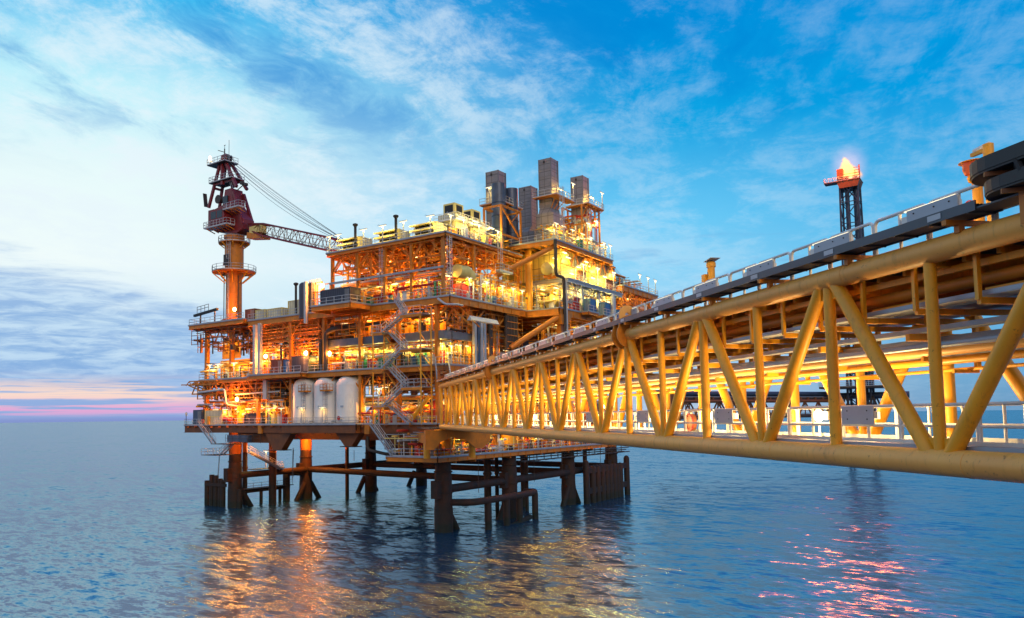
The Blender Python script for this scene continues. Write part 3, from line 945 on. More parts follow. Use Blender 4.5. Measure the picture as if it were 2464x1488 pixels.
# ---- decks
def deck(name_label, poly, z, t=0.16, girder=0.9, m='ochre', edge='tray', joist=1.6, gw=0.3):
    """plate with edge girders, joists and a thin galvanised kerb"""
    d = pp('deck', MB().prism(poly, 'z', z - t, z), 'grate', False)
    eg, kb = MB(), MB()
    n = len(poly)
    cx_, cy_ = sum(p[0] for p in poly) / n, sum(p[1] for p in poly) / n
    for i in range(n):
        a, b = Vector((*poly[i], z - t - girder / 2 - 0.004)), Vector((*poly[(i + 1) % n], z - t - girder / 2 - 0.004))
        dd = (b - a).normalized() * 0.16
        eg.ibeam(a + dd, b - dd, gw, girder, 0.05)
        L = (b - a).length
        for k in range(1, int(L / 2.5)):
            c = a.lerp(b, k * 2.5 / L)
            nrm = Vector((0, 0, 1)).cross((b - a).normalized())
            eg.bar(c + nrm * 0.0 - Vector((0, 0, girder / 2 - 0.06)), c + Vector((0, 0, girder / 2 - 0.06)), gw * 0.9, 0.04)
        up_ = Vector((0, 0, girder / 2 + t + 0.02))
        nr = Vector((0, 0, 1)).cross((b - a).normalized()) * 0.14
        kb.bar(a + up_ - Vector((0, 0, 0.06)) - nr, b + up_ - Vector((0, 0, 0.06)) - nr, 0.08, 0.2)
    eg.build('edge_girder', m, d, False)
    kb.build('kerb', edge, d, False)
    x0, x1 = min(p[0] for p in poly), max(p[0] for p in poly)
    y0, y1 = min(p[1] for p in poly), max(p[1] for p in poly)
    jb = MB()
    y = y0 + joist
    while y < y1 - 0.4:
        jb.bar((x0 + 0.3, y, z - t - 0.19), (x1 - 0.3, y, z - t - 0.19), 0.12, 0.36)
        y += joist
    x = x0 + 5
    while x < x1 - 1:
        jb.bar((x, y0 + 0.3, z - t - 0.68), (x, y1 - 0.3, z - t - 0.68), 0.3, 0.62)
        x += 5.2
    jb.build('deck_beams', m, d, False)
    return d


D1 = [(-1, 0.2), (60, 0.2), (60, 62), (-1, 62), (-1, 33), (-2.1, 33), (-2.1, 15.5), (-1, 15.5)]
deck('', [(-4, -2), (54, -2), (54, 10), (1.0, 10), (-4, 7.6)], 11.2, girder=0.62, joist=2.0)
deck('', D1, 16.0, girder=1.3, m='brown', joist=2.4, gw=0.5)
deck('', [(-1, -1.2), (50, -1.2), (50, 43.5), (-1, 43.5)], 24.8, girder=0.75, joist=1.8)
deck('', [(-0.2, 43.8), (14, 43.8), (14, 58.6), (-0.2, 58.6)], 24.65, girder=0.6, joist=1.8)
deck('', [(-1, -2.4), (21.3, -2.4), (21.3, 43.3), (-1, 43.3)], 35.0, girder=0.95, joist=1.7)
deck('', [(21.6, -8.7), (48, -8.7), (48, 20), (21.6, 20)], 35.0, girder=1.1, joist=1.7)
deck('', [(-1.6, 43.6), (13, 43.6), (13, 60.2), (-1.6, 60.2)], 35.4, girder=0.7, joist=1.7)
deck('', [(-1.1, -1.8), (21.5, -1.8), (21.5, 23.1), (-1.1, 23.1)], 44.7, girder=0.45, joist=1.4)
deck('', [(20.3, -8.7), (44, -8.7), (44, 12), (20.3, 12)], 46.4, girder=0.7, joist=1.6)
deck('', [(24.6, -8.7), (48, -8.7), (48, -1.0), (24.6, -1.0)], 40.4, girder=0.5, joist=1.6, m='galv')
deck('', [(48.4, -8.7), (67, -8.7), (67, 6), (48.4, 6)], 42.3, girder=1.0, joist=1.7)
# container platform and other balconies
deck('', [(-6.1, 13), (-1.3, 13), (-1.3, 21.6), (-6.1, 21.6)], 35.0, girder=0.7, joist=1.4)
deck('', [(-2.6, 27.6), (-1.2, 27.6), (-1.2, 41), (-2.6, 41)], 24.8, girder=0.6, joist=1.4)
for x0, x1, z in ((29.2, 33.2, 35.02), (35.2, 39.6, 35.02)): deck('', [(x0, -10.4), (x1, -10.4), (x1, -8.95), (x0, -8.95)], z, girder=0.4, joist=1.0)
# intermediate levels inside
deck('', [(1.5, 0.5), (19, 0.5), (19, 23), (1.5, 23)], 30.2, girder=0.45, joist=1.6)
deck('', [(1.5, 25), (19, 25), (19, 42.5), (1.5, 42.5)], 29.9, girder=0.45, joist=1.6)
deck('', [(2, 0.8), (20.5, 0.8), (20.5, 22.6), (2, 22.6)], 39.6, girder=0.4, joist=1.5)
deck('', [(2, 36), (19, 36), (19, 60), (2, 60)], 20.6, girder=0.5, joist=1.8)
deck('', [(2, 0.6), (22, 0.6), (22, 19), (2, 19)], 20.4, girder=0.45, joist=1.8)
# columns
def col(x, y, z0, z1, w, m='ochre'):
    return pp('column', MB().box(x - w / 2, x + w / 2, y - w * 0.45, y + w * 0.45, z0, z1), m, False)
for y in (0.5, 8, 16, 24.2, 32.3, 41.6): col(-0.4 if y < 40 else 0.2, y, 16.0, 34.0, 0.62)
for y in (50.5, 58): col(1.2, y, 16.0, 34.6, 0.75)
for y in (-0.9, 5.2, 10.6, 16.4, 22.2): col(-0.5, y, 35.0, 44.2, 0.5)
for x in (7, 14, 20.6): col(x, -1.4, 35.0, 44.2, 0.48)
for x in (6.8, 13.6, 21, 31, 40, 48): col(x, -0.6, 11.2, 34.0, 0.6)
for x in (24.8, 31.5, 38.5, 45.5): col(x, -8.0, 35, 40, 0.55, 'galv')
for x in (23, 47): col(x, -8.0, 27, 34, 0.9)
for x, y in ((9, 9), (9, 19), (17, 9), (17, 19), (9, 32), (17, 32), (9, 42), (17, 42), (9, 54), (12.5, 54)): col(x, y, 16, 34, 0.7)
for x, y in ((8, 8), (8, 16), (16, 8), (16, 16), (12, 22)): col(x, y, 35, 44, 0.5)
for x in (52, 60, 66): col(x, -7, 25, 41, 0.6)
pp('round_column', MB().tube((22.6, -2.4, 35), (22.6, -2.4, 45.6), 0.62, 18), 'yellow')
pp('diagonal_strut', MB().tube((21.4, -8.0, 45.3), (13.4, -8.0 + 6.6, 40.0), 0.46, 18), 'ochre')
pp('diagonal_strut', MB().tube((22.4, -8.4, 33.7), (16.0, -8.4 + 6, 28.2), 0.5, 18), 'ochre')
pp('strut_head', MB().prism([(21.6, 33.9), (25.8, 33.9), (24.2, 32.2), (22.2, 32.2)], 'y', -8.9, -7.6), 'ochre', False)
pp('diagonal_strut', MB().tube((-1.4, 1.4, 20.0), (-1.4, 5.4, 16.1), 0.32, 14), 'yellow')
# light edge beam half way up the upper storey
pp('edge_beam', MB().box(-1.15, -0.85, -1.2, 22.4, 39.3, 39.62), 'tray', False)
# trusses and knee braces
def truss(p0, p1, z0, z1, n, w=0.24, m='ochre', name='truss'):
    b = MB()
    A, B_ = Vector(p0), Vector(p1)
    b.bar((A.x, A.y, z0), (B_.x, B_.y, z0), w, w); b.bar((A.x, A.y, z1), (B_.x, B_.y, z1), w, w)
    for i in range(n):
        a, c = A.lerp(B_, i / n), A.lerp(B_, (i + 1) / n)
        mid = a.lerp(c, 0.5)
        b.bar((a.x, a.y, z0), (mid.x, mid.y, z1), w * 0.75, w * 0.75)
        b.bar((mid.x, mid.y, z1), (c.x, c.y, z0), w * 0.75, w * 0.75)
    return pp(name, b, m, False)
for x in (0.2, 4.6, 9.2, 14, 18.6): truss((x, -1.2, 0), (x, 22.8, 0), 41.6, 44.0, 7)
for y in (-1.2, 5.2, 10.6, 16.4, 22.2): truss((0, y, 0), (21, y, 0), 41.5, 43.7, 6)
for y in (24.6, 33, 42.6): truss((0, y, 0), (18, y, 0), 31.6, 33.6, 5)
truss((0.2, 24.4, 0), (0.2, 43, 0), 31.8, 33.8, 7)
for x in (2, 8, 15): truss((x, 44, 0), (x, 60, 0), 31.8, 34.4, 5)
truss((-0.4, 44.2, 0), (-0.4, 60.5, 0), 22.0, 24.0, 6)
for z0, z1 in ((21.4, 24), (31, 34)): truss((0, -1.0, 0), (21, -1.0, 0), z0, z1, 6)
truss((24, -7.8, 0), (47, -7.8, 0), 43.0, 45.6, 6)
truss((24, -7.8, 0), (47, -7.8, 0), 36.6, 39.8, 6, m='galv')
for z0, z1, y in ((38.5, 41.3, -8.2), (38.8, 41.2, 2)): truss((48.6, y, 0), (66.6, y, 0), z0, z1, 6)
kb = MB()
for y in (-0.9, 5.2, 10.6, 16.4, 22.2):
    for d in (-1, 1):
        if -1 < y + d * 3 < 23: pp('knee_brace', MB().bar((-0.5, y, 41.4), (-0.5, y + d * 2.6, 44.1), 0.2, 0.2), 'ochre', False)
for y in (0.5, 8, 16, 24.2, 32.3, 41.6):
    for zt in (24.0, 34.0):
        for d in (-1, 1): pp('knee_brace', MB().bar((-0.35, y, zt - 2.6), (-0.35, y + d * 2.4, zt), 0.2, 0.2), 'ochre', False)
for x in (6.8, 13.6):
    for d in (-1, 1): pp('knee_brace', MB().bar((x, -0.7, 30.8), (x + d * 2.6, -1.8, 34), 0.25, 0.25), 'ochre', False)
for x in (10, 18):
    b = MB()
    for y0, y1 in ((0, 8), (8, 16), (16, 24), (24, 33), (33, 42)):
        b.bar((x, y0, 25), (x, y1, 34), 0.32, 0.32)
        b.bar((x, y1, 16.2), (x, y0, 24.4), 0.32, 0.32)
    pp('cross_brace', b, 'ochre', False)
for x0, x1 in ((0, 7), (7, 14), (14, 21)):
    pp('cross_brace', MB().bar((x0, 3.2, 35.2), (x1, 3.2, 44), 0.28, 0.28).bar((x1, 3.4, 35.2), (x0, 3.4, 44), 0.28, 0.28), 'ochre', False)
pp('cross_brace', MB().bar((1.5, 2, 43.8), (1.5, 10, 36), 0.45, 0.45).bar((1.8, 16, 43.8), (1.8, 10, 36), 0.4, 0.4), 'ochre', False)

# ---- tapered brackets and boxes below the main deck
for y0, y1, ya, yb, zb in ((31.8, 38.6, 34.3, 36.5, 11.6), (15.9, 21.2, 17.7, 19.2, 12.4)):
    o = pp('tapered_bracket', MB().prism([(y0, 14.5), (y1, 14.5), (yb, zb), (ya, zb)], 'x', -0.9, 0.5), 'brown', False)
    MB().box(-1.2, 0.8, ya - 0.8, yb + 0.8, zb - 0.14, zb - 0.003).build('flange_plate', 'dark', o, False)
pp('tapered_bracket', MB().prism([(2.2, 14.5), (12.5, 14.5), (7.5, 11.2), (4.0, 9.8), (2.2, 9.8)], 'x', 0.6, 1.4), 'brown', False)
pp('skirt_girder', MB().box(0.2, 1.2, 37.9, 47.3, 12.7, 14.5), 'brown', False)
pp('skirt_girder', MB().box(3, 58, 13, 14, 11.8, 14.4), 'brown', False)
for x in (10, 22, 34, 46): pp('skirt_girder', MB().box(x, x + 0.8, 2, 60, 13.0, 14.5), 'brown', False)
for y in (14, 22.5, 31, 39.5): pp('web_stiffener', MB().box(-1.3, -0.95, y - 0.5, y + 0.5, 14.4, 15.85), 'ochre', False)
pp('equipment_box', MB().box(-2.2, -1.2, 41.8, 47.4, 12.9, 14.1), 'duct', False)
pp('railing', rail([(-2.4, 47.6, 12.9), (-2.4, 38, 12.9)], 1.3, 0.035, 2.0, False), 'dark')
pp('drain_pipe', MB().elbow([(-0.6, 14.4, 14.0), (-0.6, 14.4, 11.9), (0.4, 11.5, 11.2), (4, 9, 11.1)], 0.26, 10), 'dark')
# service pipes slung under the lower deck on the right
us = MB()
for z, y in ((10.2, -1.4), (9.75, -0.8), (9.3, -1.6)): us.tube((20, y, z), (66, y, z - 0.3), 0.11, 8)
for i in range(17):
    x = 21 + i * 2.6
    us.box(x - 0.35, x + 0.35, -1.8, -0.6, 9.1, 9.25).bar((x, -1.2, 9.1), (x, -1.2, 10.6), 0.12, 0.12)
tag(pp('underdeck_piping', us, 'dark', False), kind='stuff')

# ---- bridge landing: haunched beam carrying the end of the bridge
dl = Vector((S45, -S45, 0))
def lp(s, l, z): return (s * S45 + l * S45, s * S45 - l * S45, z)
b = MB()
prof = [(-4.2, 15.2), (4.6, 15.2), (4.6, 13.7), (3.6, 12.7), (2.6, 12.7), (1.3, 13.9), (-0.6, 14.25), (-2.2, 13.6), (-3.0, 12.6), (-4.2, 12.6)]
n = len(prof)
vs = [lp(s, l, zz) for s in (-12.3, -11.2) for l, zz in prof]
b.add(vs, [tuple(range(n))[::-1], tuple(range(n, 2 * n))] + [(i, (i + 1) % n, n + (i + 1) % n, n + i) for i in range(n)])
pp('bridge_landing', b, 'ochre', False)
for l in (-3.4, 3.2):
    pp('landing_girder', MB().bar(lp(-12, l, 14.0), lp(2, l, 14.0), 0.6, 1.4), 'ochre', False)
pp('landing_floor', MB().add([lp(-12.2, -3.6, 15.5), lp(-12.2, 3.4, 15.5), lp(2, 3.4, 15.5), lp(2, -3.6, 15.5), lp(-12.2, -3.6, 15.3), lp(-12.2, 3.4, 15.3), lp(2, 3.4, 15.3), lp(2, -3.6, 15.3)],
   [(0, 1, 2, 3), (7, 6, 5, 4), (0, 4, 5, 1), (1, 5, 6, 2), (2, 6, 7, 3), (3, 7, 4, 0)]), 'grate', False)
for l in (-3.3, 3.1): pp('landing_column', MB().tube(lp(-7, l, 11.2), lp(-7, l, 13.3), 0.5, 14), 'yellow')
pp('round_column', MB().tube((0, 0, 11.2), (0, 0, 15.2), 1.3, 24), 'yellow')
pp('round_column', MB().tube((18.8, 0, 11.2), (18.8, 0, 15.2), 1.3, 24), 'yellow')

# ---- railings
RL = [[(-1.05, 60.8, 16), (-1.05, 56.6, 16)], [(-1.05, 52.4, 16), (-1.05, 33, 16), (-2.1, 33, 16), (-2.1, 15.5, 16), (-1.05, 15.5, 16), (-1.05, 12.6, 16)], [(-1.05, 9.6, 16), (-1.05, 0.3, 16)], [(-1.05, 61.9, 16), (6, 61.9, 16)],
      [(-4, 6.4, 11.2), (-4, -2, 11.2), (30, -2, 11.2)], [(30, -2, 11.2), (54, -2, 11.2)],
      [(-2.6, 27.7, 24.8), (-2.6, 41, 24.8)], [(-1, 27.6, 24.8), (-1, 12, 24.8)], [(-1, 8, 24.8), (-1, -1.2, 24.8), (14, -1.2, 24.8)], [(-0.2, 43.9, 24.65), (-0.2, 58.6, 24.65), (4, 58.6, 24.65)],
      [(-1, 24.0, 35), (-1, 21.6, 35)], [(-6.1, 21.6, 35), (-6.1, 13, 35), (-1.3, 13, 35)], [(-1, 13, 35), (-1, 9.6, 35)], [(-1, 6.2, 35), (-1, -2.4, 35), (21.5, -2.4, 35)],
      [(21.6, -8.7, 35), (29.2, -8.7, 35)], [(33.2, -8.7, 35), (35.2, -8.7, 35)], [(39.6, -8.7, 35), (48, -8.7, 35)], [(29.2, -10.4, 35), (33.2, -10.4, 35)], [(35.2, -10.4, 35), (39.6, -10.4, 35)],
      [(-1, 24.4, 35), (-1, 43.2, 35)], [(-1.6, 43.8, 35.4), (-1.6, 60, 35.4), (5, 60.2, 35.4)],
      [(-1.1, 23.1, 44.7), (-1.1, -1.8, 44.7), (13, -1.8, 44.7)], [(-1.1, 23.1, 44.7), (10, 23.1, 44.7)],
      [(20.3, 3, 46.4), (20.3, -8.7, 46.4), (44, -8.7, 46.4)], [(24.6, -1.2, 40.4), (24.6, -8.7, 40.4), (48, -8.7, 40.4)],
      [(49, -8.7, 42.3), (67, -8.7, 42.3), (67, 6, 42.3)], [(2, 0.7, 39.6), (20, 0.7, 39.6)], [(1.9, 1, 39.6), (1.9, 22, 39.6)]]
for pts in RL: pp('railing', rail(pts, 1.12, 0.042, 1.6), 'galv')

# ---- zigzag stair tower on the seaward face, plus the flights down to the lower deck and the boat landing
ZZ = [((6.7, 35.0), (4.8, 32.5)), ((4.4, 32.4), (8.4, 30.1)), ((8.0, 30.1), (4.8, 27.4)), ((4.6, 27.2), (8.5, 24.6)), ((8.0, 24.5), (4.7, 21.6)), ((4.5, 21.5), (8.4, 18.7)), ((8.0, 18.7), (4.0, 16.0))]
for i, ((ya, za), (yb, zb)) in enumerate(ZZ):
    x = -2.55 if i % 2 == 0 else -3.6
    stair_flight((x, ya, za), (x, yb, zb), 0.9, (1, 0, 0), PF)
for y0, y1, z in ((0.8, 4.7, 32.4), (8.4, 10.2, 30.1), (0.7, 4.7, 27.2), (8.4, 10.3, 24.5), (0.9, 4.6, 21.5), (8.4, 10.2, 18.7)):
    d = pp('stair_landing', MB().box(-4.1, -1.3, y0, y1, z - 0.1, z), 'tray', False)
    for x in (-4.05, -1.4): MB().bar((x, y0, z - 0.32), (x, y1, z - 0.32), 0.12, 0.4).build('landing_beam', 'ochre', d, False)
    e = y0 if y1 < 6 else y1
    rail([(-4.1, y1 if y1 < 6 else y0, z), (-4.1, e, z), (-1.3, e, z)], 1.1, 0.04, 1.2, False).build('landing_rail', 'galv', d)
for y, x in ((0.9, -4.0), (10.2, -4.0), (0.9, -1.4), (10.2, -1.4)):
    pp('stair_tower_post', MB().bar((x, y, 16.0), (x, y, 33.4 if y < 5 else 31.2), 0.16, 0.16), 'yellow', False)
for za, zb in ((18.7, 21.5), (21.5, 24.5), (24.5, 27.2), (27.2, 30.1), (30.1, 32.4)):
    pp('stair_tower_brace', MB().bar((-1.4, 0.9, za), (-1.4, 3.4, zb), 0.12, 0.12), 'yellow', False)
    pp('stair_tower_brace', MB().bar((-1.4, 10.2, zb), (-1.4, 7.6, za), 0.12, 0.12), 'yellow', False)
stair_flight((-2.6, 11.8, 16.0), (-3.2, 6.9, 11.25), 1.0, (1, 0, 0), PF)
stair_flight((-1.6, 56.0, 15.9), (-1.6, 52.0, 12.5), 0.9, (1, 0, 0), PF)
stair_flight((-1.0, 47.6, 12.4), (-1.0, 50.6, 10.4), 0.9, (1, 0, 0), PF)
d = pp('stair_landing', MB().box(-2.2, 2.0, 50.4, 55.0, 10.3, 10.42), 'dark', False)
rail([(-2.2, 50.4, 10.42), (-2.2, 55, 10.42), (2, 55, 10.42)], 1.1, 0.04, 1.2, False).build('landing_rail', 'galv', d)
d = pp('stair_landing', MB().box(-2.2, 0.4, 46.0, 52.2, 12.4, 12.5), 'dark', False)
# step stair from the bridge up to the second deck
stair_flight((-3.6, -3.0, 22.4), (-0.8, -0.6, 24.9), 2.0, (S45, -S45, 0), PF)
stair_flight((48.5, -5.5, 46.4), (58.5, -5.5, 42.4), 1.0, (0, 1, 0), PF)
# ladders
for p, tp in (((-0.9, -2.6, 35), (-0.9, -2.6, 43.9)), ((13.4, -2.6, 40.6), (13.4, -2.6, 46.8)), ((23.4, -9.0, 46.4), (23.4, -9.0, 56))):
    pp('ladder', ladder(p, tp, 0.55, True, ux=(1, 0, 0)), 'galv')
pp('ladder', ladder((-0.7, 11.0, 36), (-0.7, 11.0, 44), 0.5, True), 'galv')
pp('access_platform', MB().box(11.6, 15.6, -3.4, -2.5, 40.3, 40.5), 'tray', False)
pp('railing', rail([(11.6, -2.5, 40.5), (11.6, -3.4, 40.5), (15.6, -3.4, 40.5)], 1.1, 0.035), 'galv')

# ---- bulkheads and module walls
def wall(x0, x1, y0, y1, z0, z1, m='panel', label=None):
    return pp('module_wall', MB().box(x0, x1, y0, y1, z0, z1), m, False, label=label)
wall(3.0, 3.2, 1.0, 22.5, 24.82, 28.9)
wall(3.25, 18, 0.9, 1.1, 24.82, 29.2, 'panel')
wall(5.0, 5.2, 0.6, 9.6, 35.02, 38.6, 'yellow')
wall(4.0, 17.0, 1.4, 1.6, 35.02, 38.8, 'panel')
wall(6.5, 6.7, 10.2, 22.5, 35.02, 38.2, 'panel')
wall(4.0, 4.2, 48.8, 57.5, 24.7, 28.6, 'yellow')
wall(4.0, 4.2, 51.5, 57, 28.9, 32.4, 'yellow')
wall(7.0, 7.2, 25, 42, 24.82, 29.3, 'ochre')
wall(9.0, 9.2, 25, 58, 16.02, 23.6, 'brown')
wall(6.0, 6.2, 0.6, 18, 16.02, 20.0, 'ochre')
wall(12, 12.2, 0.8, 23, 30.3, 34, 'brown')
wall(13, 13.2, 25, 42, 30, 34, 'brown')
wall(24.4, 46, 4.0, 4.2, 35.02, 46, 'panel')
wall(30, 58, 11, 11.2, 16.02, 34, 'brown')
wall(22, 52, 9.4, 9.6, 11.3, 15, 'panel')
wall(14, 30, 9, 9.2, 25, 34.2, 'ochre')
# grey ventilation trunk along the second deck
d = pp('ventilation_trunk', MB().box(-0.2, 1.4, 11.2, 26.5, 28.9, 30.1), 'duct', False)
pp('ventilation_trunk', MB().box(-0.5, 1.2, -1.0, 6.6, 28.7, 29.9), 'stackgrey', False)
pp('ventilation_trunk', MB().box(1.4, 12.5, -1.1, 0.6, 28.7, 29.9), 'stackgrey', False)
# doors
for y, m, w in ((14.4, 'brown', 4.0), (6.2, 'green', 2.4), (3.3, 'red', 1.2), (2.0, 'red', 1.0)):
    pp('door', MB().box(2.8, 2.96, y - w / 2, y + w / 2, 24.84, 27.7 if w > 2 else 27.3), m, False, label={'green': 'green door', 'brown': 'dark brown shutter door', 'red': 'red door'}[m])
pp('door', MB().box(-0.6, 0.6, 0.7, 0.86, 35.02, 37.5), 'green', False, label='dark green glazed door')
# vertical ducts and louvre grilles
for x, y, w, z0, z1 in ((-1.25, 40.9, 0.62, 25, 34.0), (-1.25, 39.6, 0.62, 25, 34.2), (-1.4, 27.7, 0.5, 33.2, 40.4), (-0.6, 38.6, 0.9, 20.5, 24.6)):
    pp('vertical_duct', MB().box(x - w / 2, x + w / 2, y - w / 2, y + w / 2, z0, z1), 'galv', False)
for x in (6.5, 7.4, 8.3, 9.2): pp('vertical_duct', MB().box(x - 0.28, x + 0.28, -1.9, -1.4, 24.9, 31.8), 'galv' if x != 7.4 else 'duct', False)
for x0, x1, z0, z1 in ((15.2, 19.4, 27.8, 34.0), (10.2, 11.6, 25.0, 32.6)):
    b = MB()
    for i in range(int((x1 - x0) / 0.9)): b.tube((x0 + 0.45 + i * 0.95, -1.9, z0), (x0 + 0.45 + i * 0.95, -1.9, z1), 0.44, 14)
    o = pp('cooler_bank', b, 'dark')
    f = MB()
    for k in range(6): f.bar((x0, -2.4, z0 + 0.3 + k * (z1 - z0 - 0.6) / 5), (x1, -2.4, z0 + 0.3 + k * (z1 - z0 - 0.6) / 5), 0.12, 0.12)
    f.build('cooler_frame', 'ochre', o, False)
# projecting arm with a long light grey trough
pp('projecting_arm', MB().bar((2.6, -1.2, 34), (3.2, -4.8, 30.4), 0.2, 0.2).bar((0.5, -1.2, 33.6), (1.2, -4.8, 30.4), 0.2, 0.2), 'ochre', False)
pp('projecting_trough', MB().prism([(-5.2, 31.2), (-4.8, 31.9), (-4.3, 31.2)], 'x', 0.6, 8.2), 'galv', False)
# wind cowls
cw_ = pp('wind_cowl', MB().lathe([(1.0, 2.0), (1.05, 4.2), (1.12, 4.3), (1.12, 4.5), (0.88, 4.5), (0.85, 3.0)], (0, -2.6 + 1.0, 39.2), 24, 'x'), 'cream')
pp('wind_cowl', MB().lathe([(1.0, 4.0), (1.05, 5.8), (1.12, 5.9), (1.12, 6.1), (0.88, 6.1), (0.85, 4.6)], (0, -1.2, 38.9), 24, 'x'), 'cream')

# ---- heavy piping that can be told apart
def pipe(pts, r, m='ochre'): return pp('pipe', MB().elbow(pts, r, 12), m)
pipe([(20.2, -8.95, 46.2), (20.2, -8.95, 40.2), (22.9, -8.95, 40.2), (22.9, -8.95, 30.5)], 0.28, 'dark')
pipe([(23.3, -9.2, 39.8), (23.3, -9.2, 30)], 0.14, 'galv')
pipe([(-0.9, 23.4, 25), (-0.9, 23.4, 31.4), (-0.9, 21.0, 31.9), (4, 18, 31.9)], 0.42, 'dark')
pipe([(-0.7, 24.9, 25), (-0.7, 24.9, 30), (5, 24.9, 30.6)], 0.34, 'dark')
pipe([(0.6, 29, 32.4), (0.6, 12, 32.2), (6, 10, 32.2)], 0.32, 'dark')
pipe([(0.4, 43, 27.8), (0.4, 38, 31.2), (4, 36, 31.2)], 0.45, 'ochre')
pipe([(1.0, 34.5, 31), (0.8, 31, 30.0), (1, 30, 27)], 0.62, 'cream')
pipe([(0.5, 29.9, 25), (0.5, 28.6, 30.5)], 0.34, 'yellow')
pipe([(-1.2, 57.5, 22.2), (-1.2, 49.5, 22.6), (-1.2, 48.9, 19.8), (3, 48, 19.2)], 0.2, 'galv')
pipe([(-0.6, 47, 21.6), (-0.6, 35, 21.8)], 0.16, 'galv')
for i, (y0, y1, z, r, m) in enumerate(((43, 35, 19.6, 0.45, 'dark'), (43, 35, 20.6, 0.3, 'ochre'), (42, 35, 22.6, 0.26, 'ochre'), (18, 1, 19.3, 0.4, 'dark'), (17, 1, 22.5, 0.25, 'ochre'))):
    pipe([(1.2 + 0.25 * i, y0, z), (1.2 + 0.25 * i, y1, z)], r, m)
for y in (42, 40.2, 38.4, 36.6, 3.0, 1.6, 5): pp('pipe_band', MB().tube((1.2, y, 19.6) if y > 20 else (1.95, y, 19.3), (1.2, y - 0.8, 19.6) if y > 20 else (1.95, y - 0.8, 19.3), 0.48 if y > 20 else 0.43, 14), 'white')
for z in (28.6, 29.1, 29.6, 30.2, 31.0, 31.5, 32.1, 32.6, 33.1, 33.5): pipe([(-0.15 - 0.02 * (z - 28), 43.2, z + 0.4), (-0.15 - 0.02 * (z - 28), 25.4, z + 0.4)], 0.09 + 0.05 * ((z * 10) % 3) / 3, 'ochre' if int(z * 10) % 2 else 'brown')
pipe([(2, -1.9, 34.0), (2, -2.7, 33.7), (0.2, -2.9, 33.7), (-1.6, -2.0, 33.6), (-1.6, -0.6, 34.6)], 0.16, 'galv')
pipe([(42.4, -9.1, 39.6), (42.4, -9.1, 35.0), (43.4, -9.1, 34.2)], 0.4, 'galv')

# ---- light steel racks hanging between the decks, each a grid of posts and runners
def rack(p0, p1, z0, z1, step, rows_, m):
    A, B_ = Vector(p0), Vector(p1)
    n = max(2, round((B_ - A).length / step))
    b = MB()
    for i in range(n + 1):
        c = A.lerp(B_, i / n)
        b.bar((c.x, c.y, z0), (c.x, c.y, z1), 0.09, 0.09)
    for k in range(rows_):
        z = z0 + 0.1 + (z1 - z0 - 0.3) * k / max(1, rows_ - 1)
        b.bar((A.x, A.y, z), (B_.x, B_.y, z), 0.08, 0.1)
    return pp('pipe_rack', b, m, False)
for p0, p1, z0, z1, st_, rw, m in (((-0.75, 25.2, 0), (-0.75, 38.6, 0), 30.6, 33.9, 1.5, 5, 'ochre'), ((-0.75, 11.5, 0), (-0.75, 23.2, 0), 30.4, 33.9, 1.6, 4, 'ochre'), ((0.9, 25.2, 0), (0.9, 42.5, 0), 30.0, 33.9, 2.2, 4, 'brown'),
                                  ((-0.7, 34.8, 0), (-0.7, 49.5, 0), 20.8, 23.6, 1.7, 4, 'ochre'), ((-0.7, 0.8, 0), (-0.7, 14.8, 0), 20.6, 23.8, 1.8, 3, 'brown'), ((0.6, -1.7, 0), (5.8, -1.7, 0), 30.2, 33.6, 1.3, 4, 'ochre'), ((9.6, -1.8, 0), (21, -1.8, 0), 25.0, 33.6, 1.9, 6, 'ochre'),
                                  ((0.4, -1.9, 0), (6.0, -1.9, 0), 25.0, 28.2, 1.4, 3, 'yellow'), ((24, -8.3, 0), (47, -8.3, 0), 27.4, 33.6, 2.3, 5, 'ochre'), ((22.2, -8.4, 0), (34, -8.4, 0), 36.6, 39.6, 1.7, 4, 'galv'), ((9.6, -2.0, 0), (20.8, -2.0, 0), 36.4, 43.8, 2.2, 6, 'yellow'),
                                  ((49, -8.3, 0), (66.6, -8.3, 0), 38.2, 41.2, 1.8, 4, 'ochre'), ((-1.3, 45, 0), (-1.3, 59.6, 0), 31.5, 34.4, 1.8, 4, 'brown'), ((-0.9, 0.5, 0), (-0.9, 22, 0), 40.6, 44.0, 2.7, 2, 'ochre'), ((3.2, 0.5, 0), (3.2, 22, 0), 35.2, 39.4, 1.7, 4, 'ochre'),
                                  ((2.4, 26, 0), (2.4, 42, 0), 25.0, 29.6, 1.9, 4, 'ochre'), ((0.6, 35, 0), (0.6, 57, 0), 17.4, 20.2, 2.0, 3, 'yellow'), ((21, -8.6, 0), (33, -8.6, 0), 46.5, 49.2, 1.6, 4, 'yellow')):
    rack(p0, p1, z0, z1, st_, rw, m)
